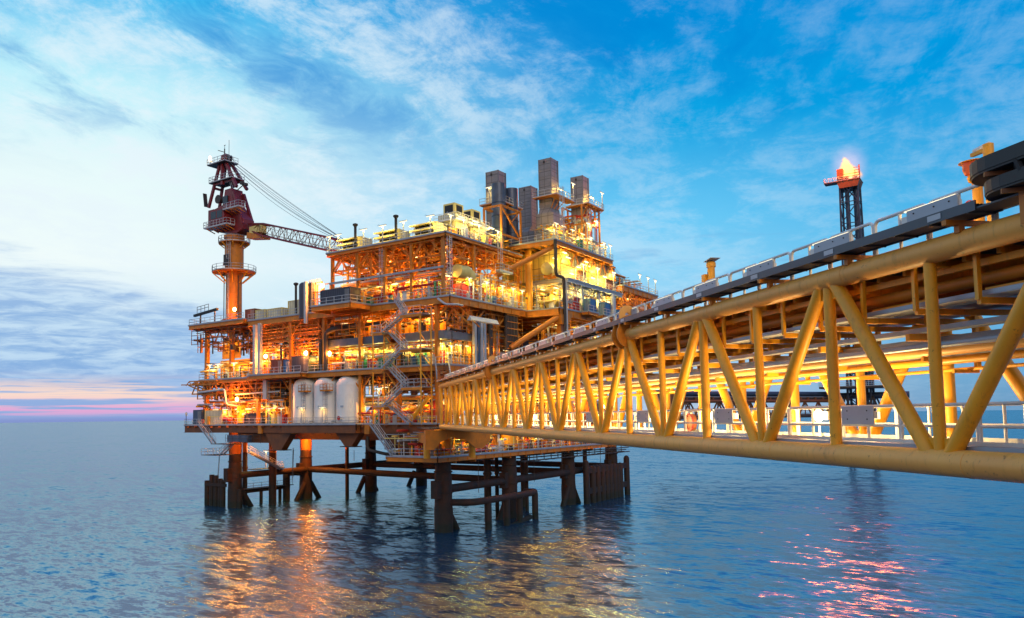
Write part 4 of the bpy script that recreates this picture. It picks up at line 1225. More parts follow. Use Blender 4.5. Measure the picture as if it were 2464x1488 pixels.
# ---- fine clutter of small-bore pipes, valves, brackets and trays in every storey
CL = {'ochre': MB(), 'brown': MB(), 'galv': MB(), 'cream': MB(), 'dark': MB(), 'red': MB(), 'white': MB(), 'yellow': MB()}
def clutter(x0, x1, y0, y1, z0, z1, n, pal):
    for _ in range(int(n * 1.7)):
        b = CL[rr.choice(pal)]
        k = rr.random()
        x, y = rr.uniform(x0, x1), rr.uniform(y0, y1)
        r = rr.choice((0.04, 0.05, 0.07, 0.09, 0.14, 0.2))
        if k < 0.30: b.tube((x, y, z0), (x, y, z0 + rr.uniform(0.4, 1) * (z1 - z0)), r, 6)
        elif k < 0.56:
            z = rr.uniform(z0 + 0.5, z1); L = rr.uniform(2, 8)
            b.tube((x, max(y0, y - L / 2), z), (x, min(y1, y + L / 2), z), r, 6)
        elif k < 0.74:
            z = rr.uniform(z0 + 0.5, z1); L = rr.uniform(2, 7)
            b.tube((max(x0, x - L / 2), y, z), (min(x1, x + L / 2), y, z), r, 6)
        elif k < 0.80:
            w, d, h = rr.uniform(0.3, 0.9), rr.uniform(0.3, 0.9), rr.uniform(0.6, 1.8)
            b.box(x - w / 2, x + w / 2, y - d / 2, y + d / 2, z0 + 0.01, z0 + h)
        elif k < 0.94:
            z = rr.uniform(z0 + 0.4, z1 - 0.4)
            b.lathe([(0.04, -0.3), (0.22, -0.12), (0.22, 0.12), (0.04, 0.3)], (x, y, z), 8, rr.choice('xyz'))
        else:
            z = z1 - rr.uniform(0.3, 1.0); L = rr.uniform(3, 9)
            b.box(x - 0.25, x + 0.25, max(y0, y - L / 2), min(y1, y + L / 2), z, z + 0.08)
BUSY = [(-0.3, 2.8, 1, 22.5, 24.85, 28.8, 90, ('galv', 'cream', 'white', 'dark', 'red', 'ochre')), (-0.3, 6.5, 25, 42.5, 24.85, 33.5, 190, ('ochre', 'brown', 'dark', 'yellow', 'galv', 'ochre')),
        (-0.2, 11, 1, 22.5, 30.3, 34.0, 170, ('ochre', 'brown', 'dark', 'galv', 'yellow')), (-0.4, 6, 10, 22, 35.05, 39, 120, ('ochre', 'red', 'yellow', 'galv', 'cream')),
        (-0.4, 4.8, -1, 9.5, 35.05, 39, 80, ('yellow', 'galv', 'red', 'cream')), (0, 16, 0, 22, 39.8, 44, 190, ('ochre', 'ochre', 'brown', 'yellow')),
        (4, 21, -1.9, 1.2, 35.05, 40, 170, ('yellow', 'galv', 'cream', 'ochre', 'white')), (21.8, 47, -8.2, 3.8, 35.05, 40, 260, ('yellow', 'cream', 'galv', 'white', 'dark')),
        (22, 47, -8, -1, 27, 33.6, 170, ('ochre', 'brown', 'galv', 'yellow')), (-0.6, 21, -0.9, 0.6, 25, 34, 90, ('ochre', 'dark', 'galv')),
        (0, 8.6, 34, 60, 16.05, 20.4, 200, ('yellow', 'red', 'galv', 'cream', 'ochre', 'white')), (-0.6, 5.8, 0.8, 16.5, 16.05, 19.8, 140, ('red', 'ochre', 'yellow', 'galv', 'cream')),
        (-0.3, 6, 34.5, 43, 20.7, 24.2, 90, ('ochre', 'brown', 'brown', 'dark', 'galv')), (-0.3, 6, 0.8, 16.5, 20.7, 24.2, 110, ('ochre', 'brown', 'brown', 'dark', 'galv')), (0, 8, 44, 60, 20.8, 24.2, 110, ('brown', 'ochre', 'dark')),
        (-3.5, 53, -1.8, 9, 11.25, 15, 520, ('cream', 'yellow', 'galv', 'red', 'white', 'dark', 'ochre')), (0, 5, 44, 59, 24.7, 28, 60, ('yellow', 'dark', 'galv')),
        (-0.8, 10, 44, 60, 30, 34.6, 80, ('brown', 'dark', 'ochre')), (20.5, 43, -8.2, -5, 46.45, 49.4, 110, ('yellow', 'galv', 'cream')), (36, 42, -6, 0, 46.45, 55, 90, ('ochre', 'yellow', 'galv', 'red')),
        (50, 64, -7, 4, 42.3, 45.0, 110, ('dark', 'galv', 'ochre', 'brown')), (49, 66, -8, 2, 37, 41.4, 180, ('ochre', 'brown', 'ochre')), (3, 20, -1, 8, 44.75, 47.5, 110, ('cream', 'yellow', 'galv', 'dark')),
        (8, 58, 0.5, 10, 16.05, 22, 330, ('yellow', 'ochre', 'red', 'galv', 'cream')), (22, 58, -0.6, 10, 22, 33, 200, ('ochre', 'brown', 'galv'))]
for a in BUSY: clutter(*a)
allp, idx = MB(), []
for i, (k, b) in enumerate(CL.items()):
    allp.add(b.v, b.f); idx += [i] * len(b.f)
o = pp('small_bore_piping', allp, 'ochre')
for k in list(CL)[1:]: o.data.materials.append(M[k])
o.data.polygons.foreach_set('material_index', idx)
tag(o, kind='stuff')
# ------------------------------------------------------------------ pedestal crane
CRL = (5.4, 55.3, 35.42)
CR = thing('pedestal_crane', 'tall pedestal crane with yellow column and maroon slewing house at the seaward corner', 'crane', CRL)


def cp(name, mb, m, smooth=True, parent=None): return mb.build(name, m, parent or CR, smooth)


Z0 = 35.42
cp('pedestal', MB().lathe([(2.1, 0), (2.1, 0.5), (1.58, 1.0), (1.55, 9.6), (1.75, 10.4), (1.86, 12), (1.86, 17.6), (2.05, 17.7), (2.05, 18.3)], n=32), 'ochre')
cp('pedestal_base', MB().lathe([(3.0, 0.0), (3.0, 0.8), (2.2, 1.4)], n=12), 'brown')


def ring_deck(r0, r1, z, nseg=16):
    b = MB()
    vs, fs = [], []
    for i in range(nseg):
        a = 2 * pi * i / nseg
        for rd in (r0, r1):
            for zz in (z - 0.1, z): vs.append((rd * cos(a), rd * sin(a), zz))
    for i in range(nseg):
        o, p = i * 4, ((i + 1) % nseg) * 4
        fs += [(o, o + 2, p + 2, p), (o + 1, p + 1, p + 3, o + 3), (o + 2, o + 3, p + 3, p + 2), (o, p, p + 1, o + 1)]
    b.add(vs, fs)
    d = cp('ring_platform', b, 'ochre', False)
    pts = [(r1 * cos(2 * pi * i / nseg), r1 * sin(2 * pi * i / nseg), z) for i in range(nseg + 1)]
    rail(pts, 1.15, 0.045, 1.2).build('ring_rail', 'galv', d)
    sb = MB()
    for i in range(0, nseg, 2):
        a = 2 * pi * i / nseg
        sb.bar((r1 * 0.95 * cos(a), r1 * 0.95 * sin(a), z - 0.2), (r0 * cos(a), r0 * sin(a), z - (r1 - r0) * 0.85), 0.2, 0.2)
        sb.bar((r1 * 0.97 * cos(a), r1 * 0.97 * sin(a), z - 0.2), (r0 * cos(a), r0 * sin(a), z - 0.2), 0.16, 0.22)
    sb.build('platform_struts', 'yellow', d, False)


ring_deck(1.7, 4.3, 10.9)
ring_deck(1.9, 3.1, 16.8)
cp('pedestal_ladder', ladder((-1.95, -0.6, 1.0), (-1.95, -0.6, 10.6), 0.5, False), 'galv')
cp('pedestal_ladder', ladder((-2.1, -1.2, 11.0), (-2.1, -1.2, 17.4), 0.55, True), 'galv')
cp('standpipe', MB().tube((-0.9, 1.95, 0.6), (-0.9, 1.95, 11), 0.09, 8).tube((-0.5, -1.9, 0.6), (-0.5, -1.9, 10), 0.09, 8).tube((-1.6, 0.4, 0.6), (-1.6, 0.4, 10.8), 0.07, 8), 'dark')
cp('valve_panel', MB().box(-2.25, -1.9, -0.9, 0.5, 12.0, 14.2), 'dark', False)
# slewing house
S = 18.3
TH = MB().prism([(5.3, S + 2.0), (2.9, S + 1.0), (-2.6, S), (-4.6, S + 0.7), (-4.6, S + 2.6), (-1.8, S + 5.8), (-1.0, S + 9.4), (1.0, S + 9.4), (1.6, S + 6.4), (5.3, S + 5.8)], 'x', -1.4, 1.4)
TH.v = [(v[0], v[1] + 0.3, v[2]) for v in TH.v]
cp('slewing_house', TH, 'maroon', False)
wn = MB().box(-1.7, -1.41, 0.2, 1.6, S + 6.6, S + 8.0)
cp('house_window', wn, 'glass', False)
cab = cp('operator_cab', MB().prism([(-0.4, S + 1.9), (3.6, S + 1.9), (3.6, S + 5.0), (-0.2, S + 5.0), (-1.0, S + 3.6)], 'x', -3.3, -1.42), 'maroon', False)
MB().box(-3.34, -3.31, -0.3, 1.3, S + 3.2, S + 4.7).box(-3.34, -3.31, 1.6, 3.2, S + 3.2, S + 4.7).build('cab_window', 'glass', cab, False)
for pts, y0, y1, z in (([(-3.7, 5.0), (-3.7, -2.2)], -2.2, 5.0, S + 1.6), ([(-3.4, -0.6), (-3.4, -5.4)], -5.4, -0.6, S + 4.6)):
    x0 = pts[0][0]
    d = cp('cab_walkway', MB().box(x0, -1.7, y0, y1, z - 0.12, z), 'galv', False)
    rail([(-1.7, y1, z), (x0, y1, z), (x0, y0, z), (-1.7, y0, z)], 1.15, 0.045, 1.1).build('walkway_rail', 'galv', d)
    sb = MB()
    y = y0 + 0.4
    while y < y1:
        sb.bar((x0 + 0.1, y, z - 0.2), (-1.5, y, z - 0.8), 0.14, 0.16)
        y += 1.2
    sb.build('walkway_brackets', 'ochre', d, False)
cp('counterweight', MB().box(-1.7, 1.7, 4.4, 6.2, S + 2.2, S + 5.9), 'maroon', False)
cp('winch_drum', MB().lathe([(0.9, -1.4), (0.9, -1.2), (0.6, -1.2), (0.6, 1.2), (0.9, 1.2), (0.9, 1.4)], (0, 3.6, S + 7.9), 18, 'x'), 'dark')
# A-frame and mast head
TOP = S + 16.8
for x in (-1.3, 1.3):
    cp('a_frame_leg', MB().bar((x, 6.6, S + 6.6), (x * 0.5, 3.6, TOP - 0.6), 0.5, 0.5), 'maroon', False)
    cp('a_frame_leg', MB().bar((x, 2.2, S + 10.6), (x * 0.5, 3.2, TOP - 0.6), 0.55, 0.55), 'maroon', False)
    cp('a_frame_leg', MB().bar((x, -2.2, S + 9.4), (x * 0.5, 2.4, TOP - 0.8), 0.55, 0.55), 'maroon', False)
    cp('a_frame_leg', MB().bar((x, -4.2, S + 1.6), (x, -1.2, S + 8.6), 0.5, 0.5), 'maroon', False)
cp('cross_member', MB().bar((-1.2, 5.4, S + 10.6), (1.2, 5.4, S + 10.6), 0.4, 0.4).bar((-1.1, 0, S + 11.4), (1.1, 0, S + 11.4), 0.4, 0.4).bar((-1.0, 4.9, S + 11.2), (-1.0, -0.2, S + 11.2), 0.3, 0.3).bar((1.0, 4.9, S + 11.2), (1.0, -0.2, S + 11.2), 0.3, 0.3), 'maroon', False)
for y0, y1, z, x0 in ((1.0, 6.6, TOP - 1.4, -1.8), (-1.0, 6.2, S + 11.6, -1.6), ):
    d = cp('mast_platform', MB().box(x0, 1.6, y0, y1, z - 0.12, z), 'dark', False)
    rail([(1.6, y1, z), (x0, y1, z), (x0, y0, z), (1.6, y0, z)], 1.15, 0.045, 1.2).build('platform_rail', 'galv', d)
cp('mast_head', MB().prism([(1.6, TOP - 1.4), (4.2, TOP - 1.4), (3.6, TOP + 0.4), (2.4, TOP + 0.6)], 'x', -0.6, 0.6), 'maroon', False)
cp('mast_sheave', MB().lathe([(0.3, -0.5), (0.7, -0.4), (0.55, 0), (0.7, 0.4), (0.3, 0.5)], (0, 1.9, TOP - 0.4), 18, 'x'), 'dark')
cp('mast_ladder', ladder((-0.9, -0.2, S + 9.6), (-0.4, 1.9, TOP - 1.4), 0.5, False), 'galv')
cp('aerial', MB().tube((0, 1.9, TOP), (0, 1.9, TOP + 3.4), 0.045, 6), 'dark')
cp('gantry_arm', MB().bar((0, 3.3, TOP), (0, 3.3, TOP + 1.9), 0.16, 0.16).bar((0, 3.4, TOP + 1.2), (0, 5.4, TOP + 2.0), 0.14, 0.14), 'dark', False)
cp('wind_vane', MB().tube((0, 3.3, TOP + 1.9), (0, 3.3, TOP + 2.7), 0.04, 6).bar((0, 3.0, TOP + 2.6), (0, 3.5, TOP + 2.6), 0.03, 0.12), 'dark')
wl = cp('warning_lamp', MB().tube((-1.6, 5.9, TOP - 1.4), (-1.6, 5.9, TOP + 0.2), 0.05, 6), 'dark')
MB().lathe([(0.10, TOP - 0.6), (0.22, TOP - 0.5), (0.22, TOP + 0.3), (0.10, TOP + 0.4)], (-1.6, 5.9, 0), 12).build('warning_lens', 'flood', wl)
cp('flood_bracket', MB().bar((-0.6, -1.6, S + 9.0), (-1.2, -4.6, S + 9.6), 0.14, 0.14).box(-1.5, -0.9, -4.1, -3.4, S + 9.6, S + 10.2).box(-1.5, -0.9, -5.2, -4.6, S + 9.1, S + 9.6), 'dark', False)
cp('side_grille', MB().bar((-1.2, 7.6, S + 7.0), (-1.4, 7.8, S + 9.8), 0.12, 0.9), 'dark', False)
# boom: square lattice lying across to the upper deck edge
BP = Vector((0.2, -4.6, S + 1.2))
BT = Vector((3.0 - CRL[0], 22.4 - CRL[1], 46.3 - Z0))
bd = (BT - BP).normalized()
bu = bd.cross(Vector((0, 0, 1))).normalized()
bn = bu.cross(bd)
L = (BT - BP).length
nb = 15
chords = []
bo = MB()
def bc(t, a, b):
    w = 0.55 + 0.65 * min(1, t * 5) * min(1, (1 - t) * 6 + 0.25)
    return BP + bd * (L * t) + bu * (a * w) + bn * (b * w * 0.95)
for a, b in ((-1, -1), (1, -1), (1, 1), (-1, 1)):
    bo.path([bc(i / nb, a, b) for i in range(nb + 1)], 0.17, 8)
boom = cp('boom', bo, 'maroon')
lz = MB()
for i in range(nb):
    t0, t1 = i / nb, (i + 1) / nb
    for (a, b), (c, d) in (((-1, -1), (1, -1)), ((1, -1), (1, 1)), ((1, 1), (-1, 1)), ((-1, 1), (-1, -1))):
        if i % 2: lz.tube(bc(t0, a, b), bc(t1, c, d), 0.06, 6)
        else: lz.tube(bc(t0, c, d), bc(t1, a, b), 0.06, 6)
        lz.tube(bc(t0, a, b), bc(t0, c, d), 0.05, 6)
lz.build('boom_lacing', 'brown', boom)
wk = MB()
for z in (0.0, 1.0): wk.tube(bc(0.05, -1.5, -0.8) + bn * z, bc(0.97, -1.5, -0.8) + bn * z, 0.035, 5)
for i in range(15): wk.tube(bc(0.05 + i * 0.065, -1.5, -0.8), bc(0.05 + i * 0.065, -1.5, -0.8) + bn, 0.03, 5)
wk.bar(bc(0.05, -1.25, -1.0), bc(0.97, -1.25, -1.0), 0.5, 0.06)
wk.build('boom_walkway', 'brown', boom)
MB().prism([(-5.2, S - 0.2), (-9.5, S - 1.4), (-9.5, S - 2.0), (-5.0, S - 1.4)], 'x', -1.1, 1.1).build('boom_foot_frame', 'ochre', boom, False)
MB().box(-0.9, 0.9, -8.6, -5.6, S - 0.6, S + 0.8).build('boom_machinery', 'cream', boom, False)
HEAD = Vector((0, 2.0, TOP - 0.4))
rp = MB()
for k in range(7):
    off = bu * (-0.75 + 0.25 * k)
    a, b = HEAD + off + Vector((0, 0, 0.25 * (k % 2) - 0.1 * k)), bc(0.93, 0, 1) + off * 1.6 + bn * 0.3 + bd * (0.5 * (k % 3))
    rp.path([a.lerp(b, i / 12) - Vector((0, 0, (0.25 + 0.22 * k) * (1 - (2 * i / 12 - 1) ** 2))) for i in range(13)], 0.035, 5)
rp.build('pendant_ropes', 'rope', CR)

# ------------------------------------------------------------------ three white upright tanks
TK = [((0.65, 29.5, 16.02), 'left white storage tank of the row of three on the lower deck'), ((0.65, 24.35, 16.02), 'middle white storage tank of the row on the lower deck'), ((0.65, 19.2, 16.02), 'white storage tank nearest the zigzag stairs, with a round red manhole')]
tk0 = None
for i, (loc, lb) in enumerate(TK):
    if tk0 is None:
        tk0 = thing('storage_tank', lb, 'tank', loc, 0, 'white storage tanks on the lower deck')
        R_ = 2.42
        MB().lathe([(R_, 0.15), (R_, 6.3), (R_ * 0.97, 6.75), (R_ * 0.85, 7.3), (R_ * 0.62, 7.75), (R_ * 0.3, 8.0), (0.02, 8.08)], n=48).build('shell', 'tank', tk0)
        MB().lathe([(R_ + 0.08, 0), (R_ + 0.08, 0.2), (R_ - 0.05, 0.22)], n=40).build('skirt', 'dark', tk0)
        for zz in (2.2, 4.3, 6.28): MB().lathe([(R_ - 0.02, zz), (R_ + 0.018, zz + 0.02), (R_ + 0.018, zz + 0.06), (R_ - 0.02, zz + 0.08)], n=48).build('weld_band', 'tank', tk0)
        MB().elbow([(-2.0, 1.75, 0.5), (-2.9, 1.75, 0.5), (-2.9, 1.75, 0.1)], 0.1, 8).elbow([(-1.2, 2.35, 7.0), (-1.2, 2.5, 6.8), (-1.2, 2.5, 0.1)], 0.08, 8).build('drain_pipes', 'galv', tk0)
        MB().box(-2.46, -2.41, -0.55, 0.05, 2.7, 3.0).build('name_plate', 'boxgrey', tk0, False)
        MB().lathe([(0.22, R_ - 0.2), (0.22, R_ + 0.25), (0.33, R_ + 0.26), (0.33, R_ + 0.36)], (0, 0.9, 5.6), 16, 'x').build('nozzle', 'tank', tk0)
        bpy.data.objects[tk0.children[-1].name].rotation_euler = (0, 0, pi)
        MB().tube((0, 0, 8.0), (0, 0, 8.45), 0.12, 10).lathe([(0.2, 8.4), (0.2, 8.5)], (0, 0, 0), 12).build('top_valve', 'tank', tk0)
        ladder((-2.1, -1.5, 0.1), (-2.1, -1.5, 7.2), 0.5, True).build('tank_ladder', 'galv', tk0)
        d = MB().box(-3.2, -1.7, -2.7, -1.2, 5.4, 5.5)
        rail([(-1.7, -1.2, 5.5), (-3.2, -1.2, 5.5), (-3.2, -2.7, 5.5), (-1.7, -2.7, 5.5)], 1.1, 0.04, 0.8, mb=d).build('tank_platform', 'ochre', tk0)
    else:
        t = dup(tk0, loc, 0, lb)
        if i == 2:
            for ch in list(t.children):
                if ch.name.startswith('tank_platform') or ch.name.startswith('tank_ladder'): bpy.data.objects.remove(ch)
            o = MB().lathe([(0.42, 0), (0.42, 0.25), (0.5, 0.26), (0.5, 0.34)], (-2.70, 0.2, 0.95), 20, 'x').build('manhole', 'tank', t)
            MB().lathe([(0.36, 0), (0.36, 0.02)], (-2.73, 0.2, 0.95), 20, 'x').build('manhole_cover', 'red', o)

# ------------------------------------------------------------------ exhaust stacks on the roof decks
def stack(label, loc, w, d, h, pz=None, body=None):
    """loc = near bottom corner; w along x, d along y"""
    t = thing('exhaust_stack', label, 'exhaust stack', loc)
    z1 = body[1] if body else 0
    MB().box(0, w, 0, d, z1, h).build('stack_casing', 'stack', t, False)
    rb = MB()
    for k in range(int((h - z1) / 1.35) + 1):
        z = z1 + 0.05 + k * 1.35
        if z < h - 0.1: rb.box(-0.04, w + 0.04, -0.04, d + 0.04, z, z + 0.07)
    for x in (0.0, w): rb.box(x - 0.08, x + 0.08, -0.085, 0.05, z1, h); rb.box(x - 0.08, x + 0.08, d - 0.05, d + 0.085, z1, h)
    rb.build('stiffeners', 'stackgrey', t, False)
    MB().box(0.15, w - 0.15, 0.15, d - 0.15, h, h + 0.03).build('stack_mouth', 'black', t, False)
    MB().box(-0.1, 0, d * 0.5, d * 0.5 + 0.3, h - 0.8, h - 0.4).build('lifting_eye', 'dark', t, False)
    if body:
        e = body[0]
        MB().box(-e, w + e, -e, d + e, 0, z1 - 1.2).prism([(-e, z1 - 1.2), (w + e, z1 - 1.2), (w, z1 - 0.003), (0, z1 - 0.003)], 'y', -0.01, d + 0.01).build('silencer_casing', 'stack', t, False)
    if pz:
        p = MB().box(-1.4, w + 3.0, -1.7, 0 - 0.1, pz - 0.14, pz).box(-1.4, -0.1, -0.1, d + 0.6, pz - 0.139, pz)
        o = p.build('stack_platform', 'ochre', t, False)
        rail([(-1.4, d + 0.6, pz), (-1.4, -1.7, pz), (w + 3.0, -1.7, pz), (w + 3.0, -0.1, pz)], 1.1, 0.042, 1.1).build('platform_rail', 'galv', o)
        sb = MB()
        for x in (-1.2, 0.6, 2.4, w + 2.7): sb.bar((x, -1.6, pz - 0.2), (x * 0.6 + 0.3, -0.1, pz - 2.0), 0.14, 0.14)
        sb.build('platform_brackets', 'ochre', o, False)
    return t


stack('left tall grey panelled exhaust stack behind the dark round ducts', (20.2, 2.0, 44.72), 2.5, 2.5, 15.6, 9.4)
stack('tallest grey panelled exhaust stack, with a lit gallery round it', (25.4, -5.7, 46.42), 2.6, 2.4, 15.9, 8.8, (0.5, 7.2))
stack('rightmost grey panelled exhaust stack above the orange pipe tower', (37.9, -5.7, 46.42), 2.5, 2.4, 15.8, 9.9, None)
stack('short wide grey panelled stack standing between the taller two', (31.7, 2.0, 46.42), 2.4, 2.5, 13.8, None, (1.2, 6.0))
for i, (x, y, h, lb) in enumerate(((18.6, 1.0, 12.4, 'dark blue round exhaust duct nearest the viewer, with a bent foot'), (21.3, 2.4, 12.3, 'dark blue round exhaust duct half hidden between two others'), (23.2, 1.2, 12.6, 'dark blue round exhaust duct, the right one of three'))):
    t = thing('round_exhaust_duct', lb, 'exhaust duct', (x, y, 44.72), 0, 'dark round exhaust ducts')
    MB().elbow([(2.2 if i == 0 else 1.2, 1.8, 1.6), (0, 0, 2.4), (0, 0, h)], 1.22, 24, 1.8).build('duct_shell', 'duct', t)
    rb = MB()
    for z in (4.4, 6.6, 8.9): rb.lathe([(1.22, z), (1.30, z + 0.03), (1.30, z + 0.15), (1.22, z + 0.18)], (0, 0, 0), 24)
    rb.build('duct_rings', 'bluesteel', t)
t = thing('duct_support_frame', 'orange braced steel frame standing round the dark exhaust ducts on the upper deck', 'steel frame', (15, -1.7, 44.72))
fb = MB()
for x in (0, 6.3):
    for y in (0.0, 3.4): fb.bar((x, y, 0), (x, y, 7.5), 0.32, 0.32)
for y in (0, 3.4): fb.bar((0, y, 7.5), (6.3, y, 7.5), 0.3, 0.3); fb.bar((0, y, 2.6), (6.3, y, 2.6), 0.3, 0.3)
for x in (0, 6.3): fb.bar((x, 0, 7.5), (x, 3.4, 7.5), 0.28, 0.28)
fb.build('frame_members', 'ochre', t, False)
MB().bar((0.2, 0, 7.3), (6.1, 0, 2.8), 0.26, 0.26).bar((6.1, 0.3, 7.3), (3.2, 0.3, 4.9), 0.14, 0.14).build('frame_brace', 'ochre', t, False)
t = thing('pipe_tower', 'orange lit tower of pipes and ladders under the rightmost exhaust stack', 'pipe rack', (35.4, -6.6, 46.42))
tb = MB()
for x in (0, 2.2, 5.6, 7.4):
    for y in (0, 4): tb.bar((x, y, 0), (x, y, 9.6), 0.28, 0.28)
for z in (3.2, 6.4, 9.5):
    for y in (0, 4): tb.bar((0, y, z), (7.4, y, z), 0.24, 0.24)
tb.build('tower_frame', 'ochre', t, False)
for i in range(7): MB().elbow([(0.5 + i * 1.0, -0.5 + 0.3 * (i % 2), 0), (0.5 + i * 1.0, -0.5 + 0.3 * (i % 2), 6 + (i * 37 % 4)), (0.5 + i * 1.0, 2.5, 6 + (i * 37 % 4))], 0.14 + 0.05 * (i % 3), 8).build('riser_pipe', ['ochre', 'galv', 'red'][i % 3], t)
ladder((2.0, -0.7, 0), (2.0, -0.7, 9), 0.5, True, ux=(1, 0, 0)).build('tower_ladder', 'galv', t)

# ------------------------------------------------------------------ louvred air intake hoods along the upper deck edge
def hood(label, loc):
    t = thing('air_intake_hood', label, 'air intake', loc, 0, 'cream louvred intake hoods on the upper deck')
    MB().box(0.9, 3.6, -2.2, 2.2, 0, 2.55).build('hood_casing', 'corr', t, False)
    MB().box(0.85, 0.9, -2.0, 2.0, 0.1, 2.45).build('hood_opening', 'black', t, False)
    for k in range(3):
        MB().prism([(0.9, 2.6 - k * 0.85), (-0.35, 2.32 - k * 0.85), (-0.35, 2.12 - k * 0.85), (0.9, 2.30 - k * 0.85)], 'y', -2.3, 2.3).build('louvre_blade', 'cream', t, False)
    MB().prism([(0.9, 0.2), (0.9, 2.6), (-0.35, 2.3), (-0.1, 0.1)], 'y', -2.36, -2.31).build('side_cheek', 'cream', t, False)
    return t
h0 = hood('left cream louvred intake hood, beside the crane boom tip', (0.6, 19.6, 44.72))
dup(h0, (0.6, 11.4, 44.72), 0, 'middle cream louvred intake hood on the upper deck edge')
dup(h0, (0.6, 3.9, 44.72), 0, 'cream louvred intake hood nearest the corner of the upper deck')
for loc, lb in (((-0.5, 17.0, 44.72), 'dark capped vent pipe beside the left louvred hood'), ((-0.5, 8.3, 44.72), 'dark capped vent pipe beside the middle louvred hood'), ((-0.6, 31.0, 35.02), 'black capped vent pipe on the left roof near the black upright vessel')):
    t = thing('vent_pipe', lb, 'vent pipe', loc, 0, 'dark capped vent pipes')
    h = 4.2 if loc[2] > 40 else 5.6
    MB().tube((0, 0.14, 0), (0, 0.14, h - 0.4), 0.12, 10).tube((0, -0.14, 0), (0, -0.14, h - 0.4), 0.12, 10).build('pipe_pair', 'dark', t)
    MB().lathe([(0.2, h - 0.5), (0.45, h - 0.2), (0.42, h), (0.1, h + 0.12)], n=14).build('rain_cap', 'dark', t)
# air handling houses
for i, (loc, lb) in enumerate((((5.2, 0.8, 44.72), 'pale two storey air handling house at the corner of the upper deck'), ((10.2, 0.8, 44.72), 'pale air handling house between the corner one and the dark ducts'))):
    t = thing('air_handling_house', lb, 'machine house', loc)
    MB().box(0, 3.4, 0, 3.4, 0.5, 4.6).build('house_body', 'corr', t, False)
    u = MB().box(0.4, 2.9, 0.4, 2.6, 4.6, 6.4).build('fan_housing', 'cream', t, False)
    MB().box(0.36, 0.4, 0.7, 2.3, 4.9, 6.1).box(0.9, 2.5, 0.36, 0.4, 4.9, 6.1).build('fan_opening', 'black', u, False)
    rail([(-1.1, 3.4, 3.3), (-1.1, -1.0, 3.3), (3.4, -1.0, 3.3)], 1.1, 0.04, 1.0, mb=MB().box(-1.1, 0, -1.0, 3.4, 3.2, 3.3).box(0.002, 3.4, -1.0, 0, 3.2, 3.298)).build('service_gallery', 'white', t)
    ladder((1.6, -1.1, 0), (1.6, -1.1, 4.0), 0.5, True, ux=(1, 0, 0)).build('house_ladder', 'white', t)
    lg = MB()
    for x in (0.2, 1.7, 3.2): lg.bar((x, 0.1, 0), (x + 0.5, 0.1, 1.6), 0.14, 0.14)
    lg.build('house_legs', 'white', t, False)
    dk = MB()
    for x in (0.4, 1.6, 2.7): dk.box(x, x + 0.6, -0.04, 0, 0.7, 2.2)
    dk.build('dark_louvres', 'black', t, False)

# ------------------------------------------------------------------ turbine enclosures on the right hand module
def enclosure(label, x0, x1, z1):
    t = thing('turbine_enclosure', label, 'enclosure', (x0, -7.4, 40.42))
    w, h = x1 - x0, z1 - 40.42
    MB().box(0, w, 0, 8.4, 0, h).build('enclosure_casing', 'panel', t, False)
    f = MB().box(w - 4.2, w - 0.2, -0.12, -0.01, h * 0.5, h - 0.15).build('louvre_panel', 'dark', t, False)
    f2 = MB()
    for k in range(9): f2.box(w - 4.1, w - 0.3, -0.17, -0.121, h * 0.52 + k * 0.27, h * 0.52 + 0.1 + k * 0.27)
    f2.build('louvre_slats', 'brown', f, False)
    MB().box(w - 4.2, w - 0.2, -0.1, -0.01, 0.1, h * 0.46).build('lower_grille', 'brown', t, False)
    tr_ = MB().box(w - 4.25, w - 0.15, -0.2, -0.125, h * 0.465, h * 0.495)
    for x in (w - 4.25, w - 0.15): tr_.bar((x, -0.1, 0), (x, -0.1, h), 0.12, 0.14)
    tr_.build('panel_trim', 'galv', t, False)
    return t
enclosure('big cream turbine enclosure with dark louvres, the left of two under the stack deck', 24.9, 34.6, 46.0 - 0.32)
enclosure('big cream turbine enclosure with dark louvres at the outer end', 36.0, 47.4, 45.9 - 0.25)

# ------------------------------------------------------------------ containers, cabinets, vessels and other loose equipment
def container(label, loc, sx, sy, sz, m, cat='container', group=None, rzz=0.0):
    t = thing('shipping_container', label, cat, loc, rzz, group)
    MB().box(0.05, sx - 0.05, 0.05, sy - 0.05, 0.12, sz - 0.05).build('container_body', m, t, False)
    fr = MB()
    for x in (0.06, sx - 0.06):
        for y in (0.06, sy - 0.06): fr.bar((x, y, 0), (x, y, sz), 0.14, 0.14)
    for z in (0.08, sz - 0.07):
        for x in (0.06, sx - 0.06): fr.bar((x, 0.14, z), (x, sy - 0.14, z), 0.13, 0.13)
        for y in (0.06, sy - 0.06): fr.bar((0.14, y, z), (sx - 0.14, y, z), 0.13, 0.13)
    fr.build('container_frame', {'corrnavy': 'navy', 'corr': 'cream', 'corrred': 'brown', 'corrblue': 'blue'}.get(m, m), t, False)
    dr = MB()
    for k in range(4): dr.tube((-0.02, 0.3 + k * 0.25, 0.3), (-0.02, 0.3 + k * 0.25, sz - 0.3), 0.03, 6)
    dr.build('door_bars', 'galv', t)
    return t
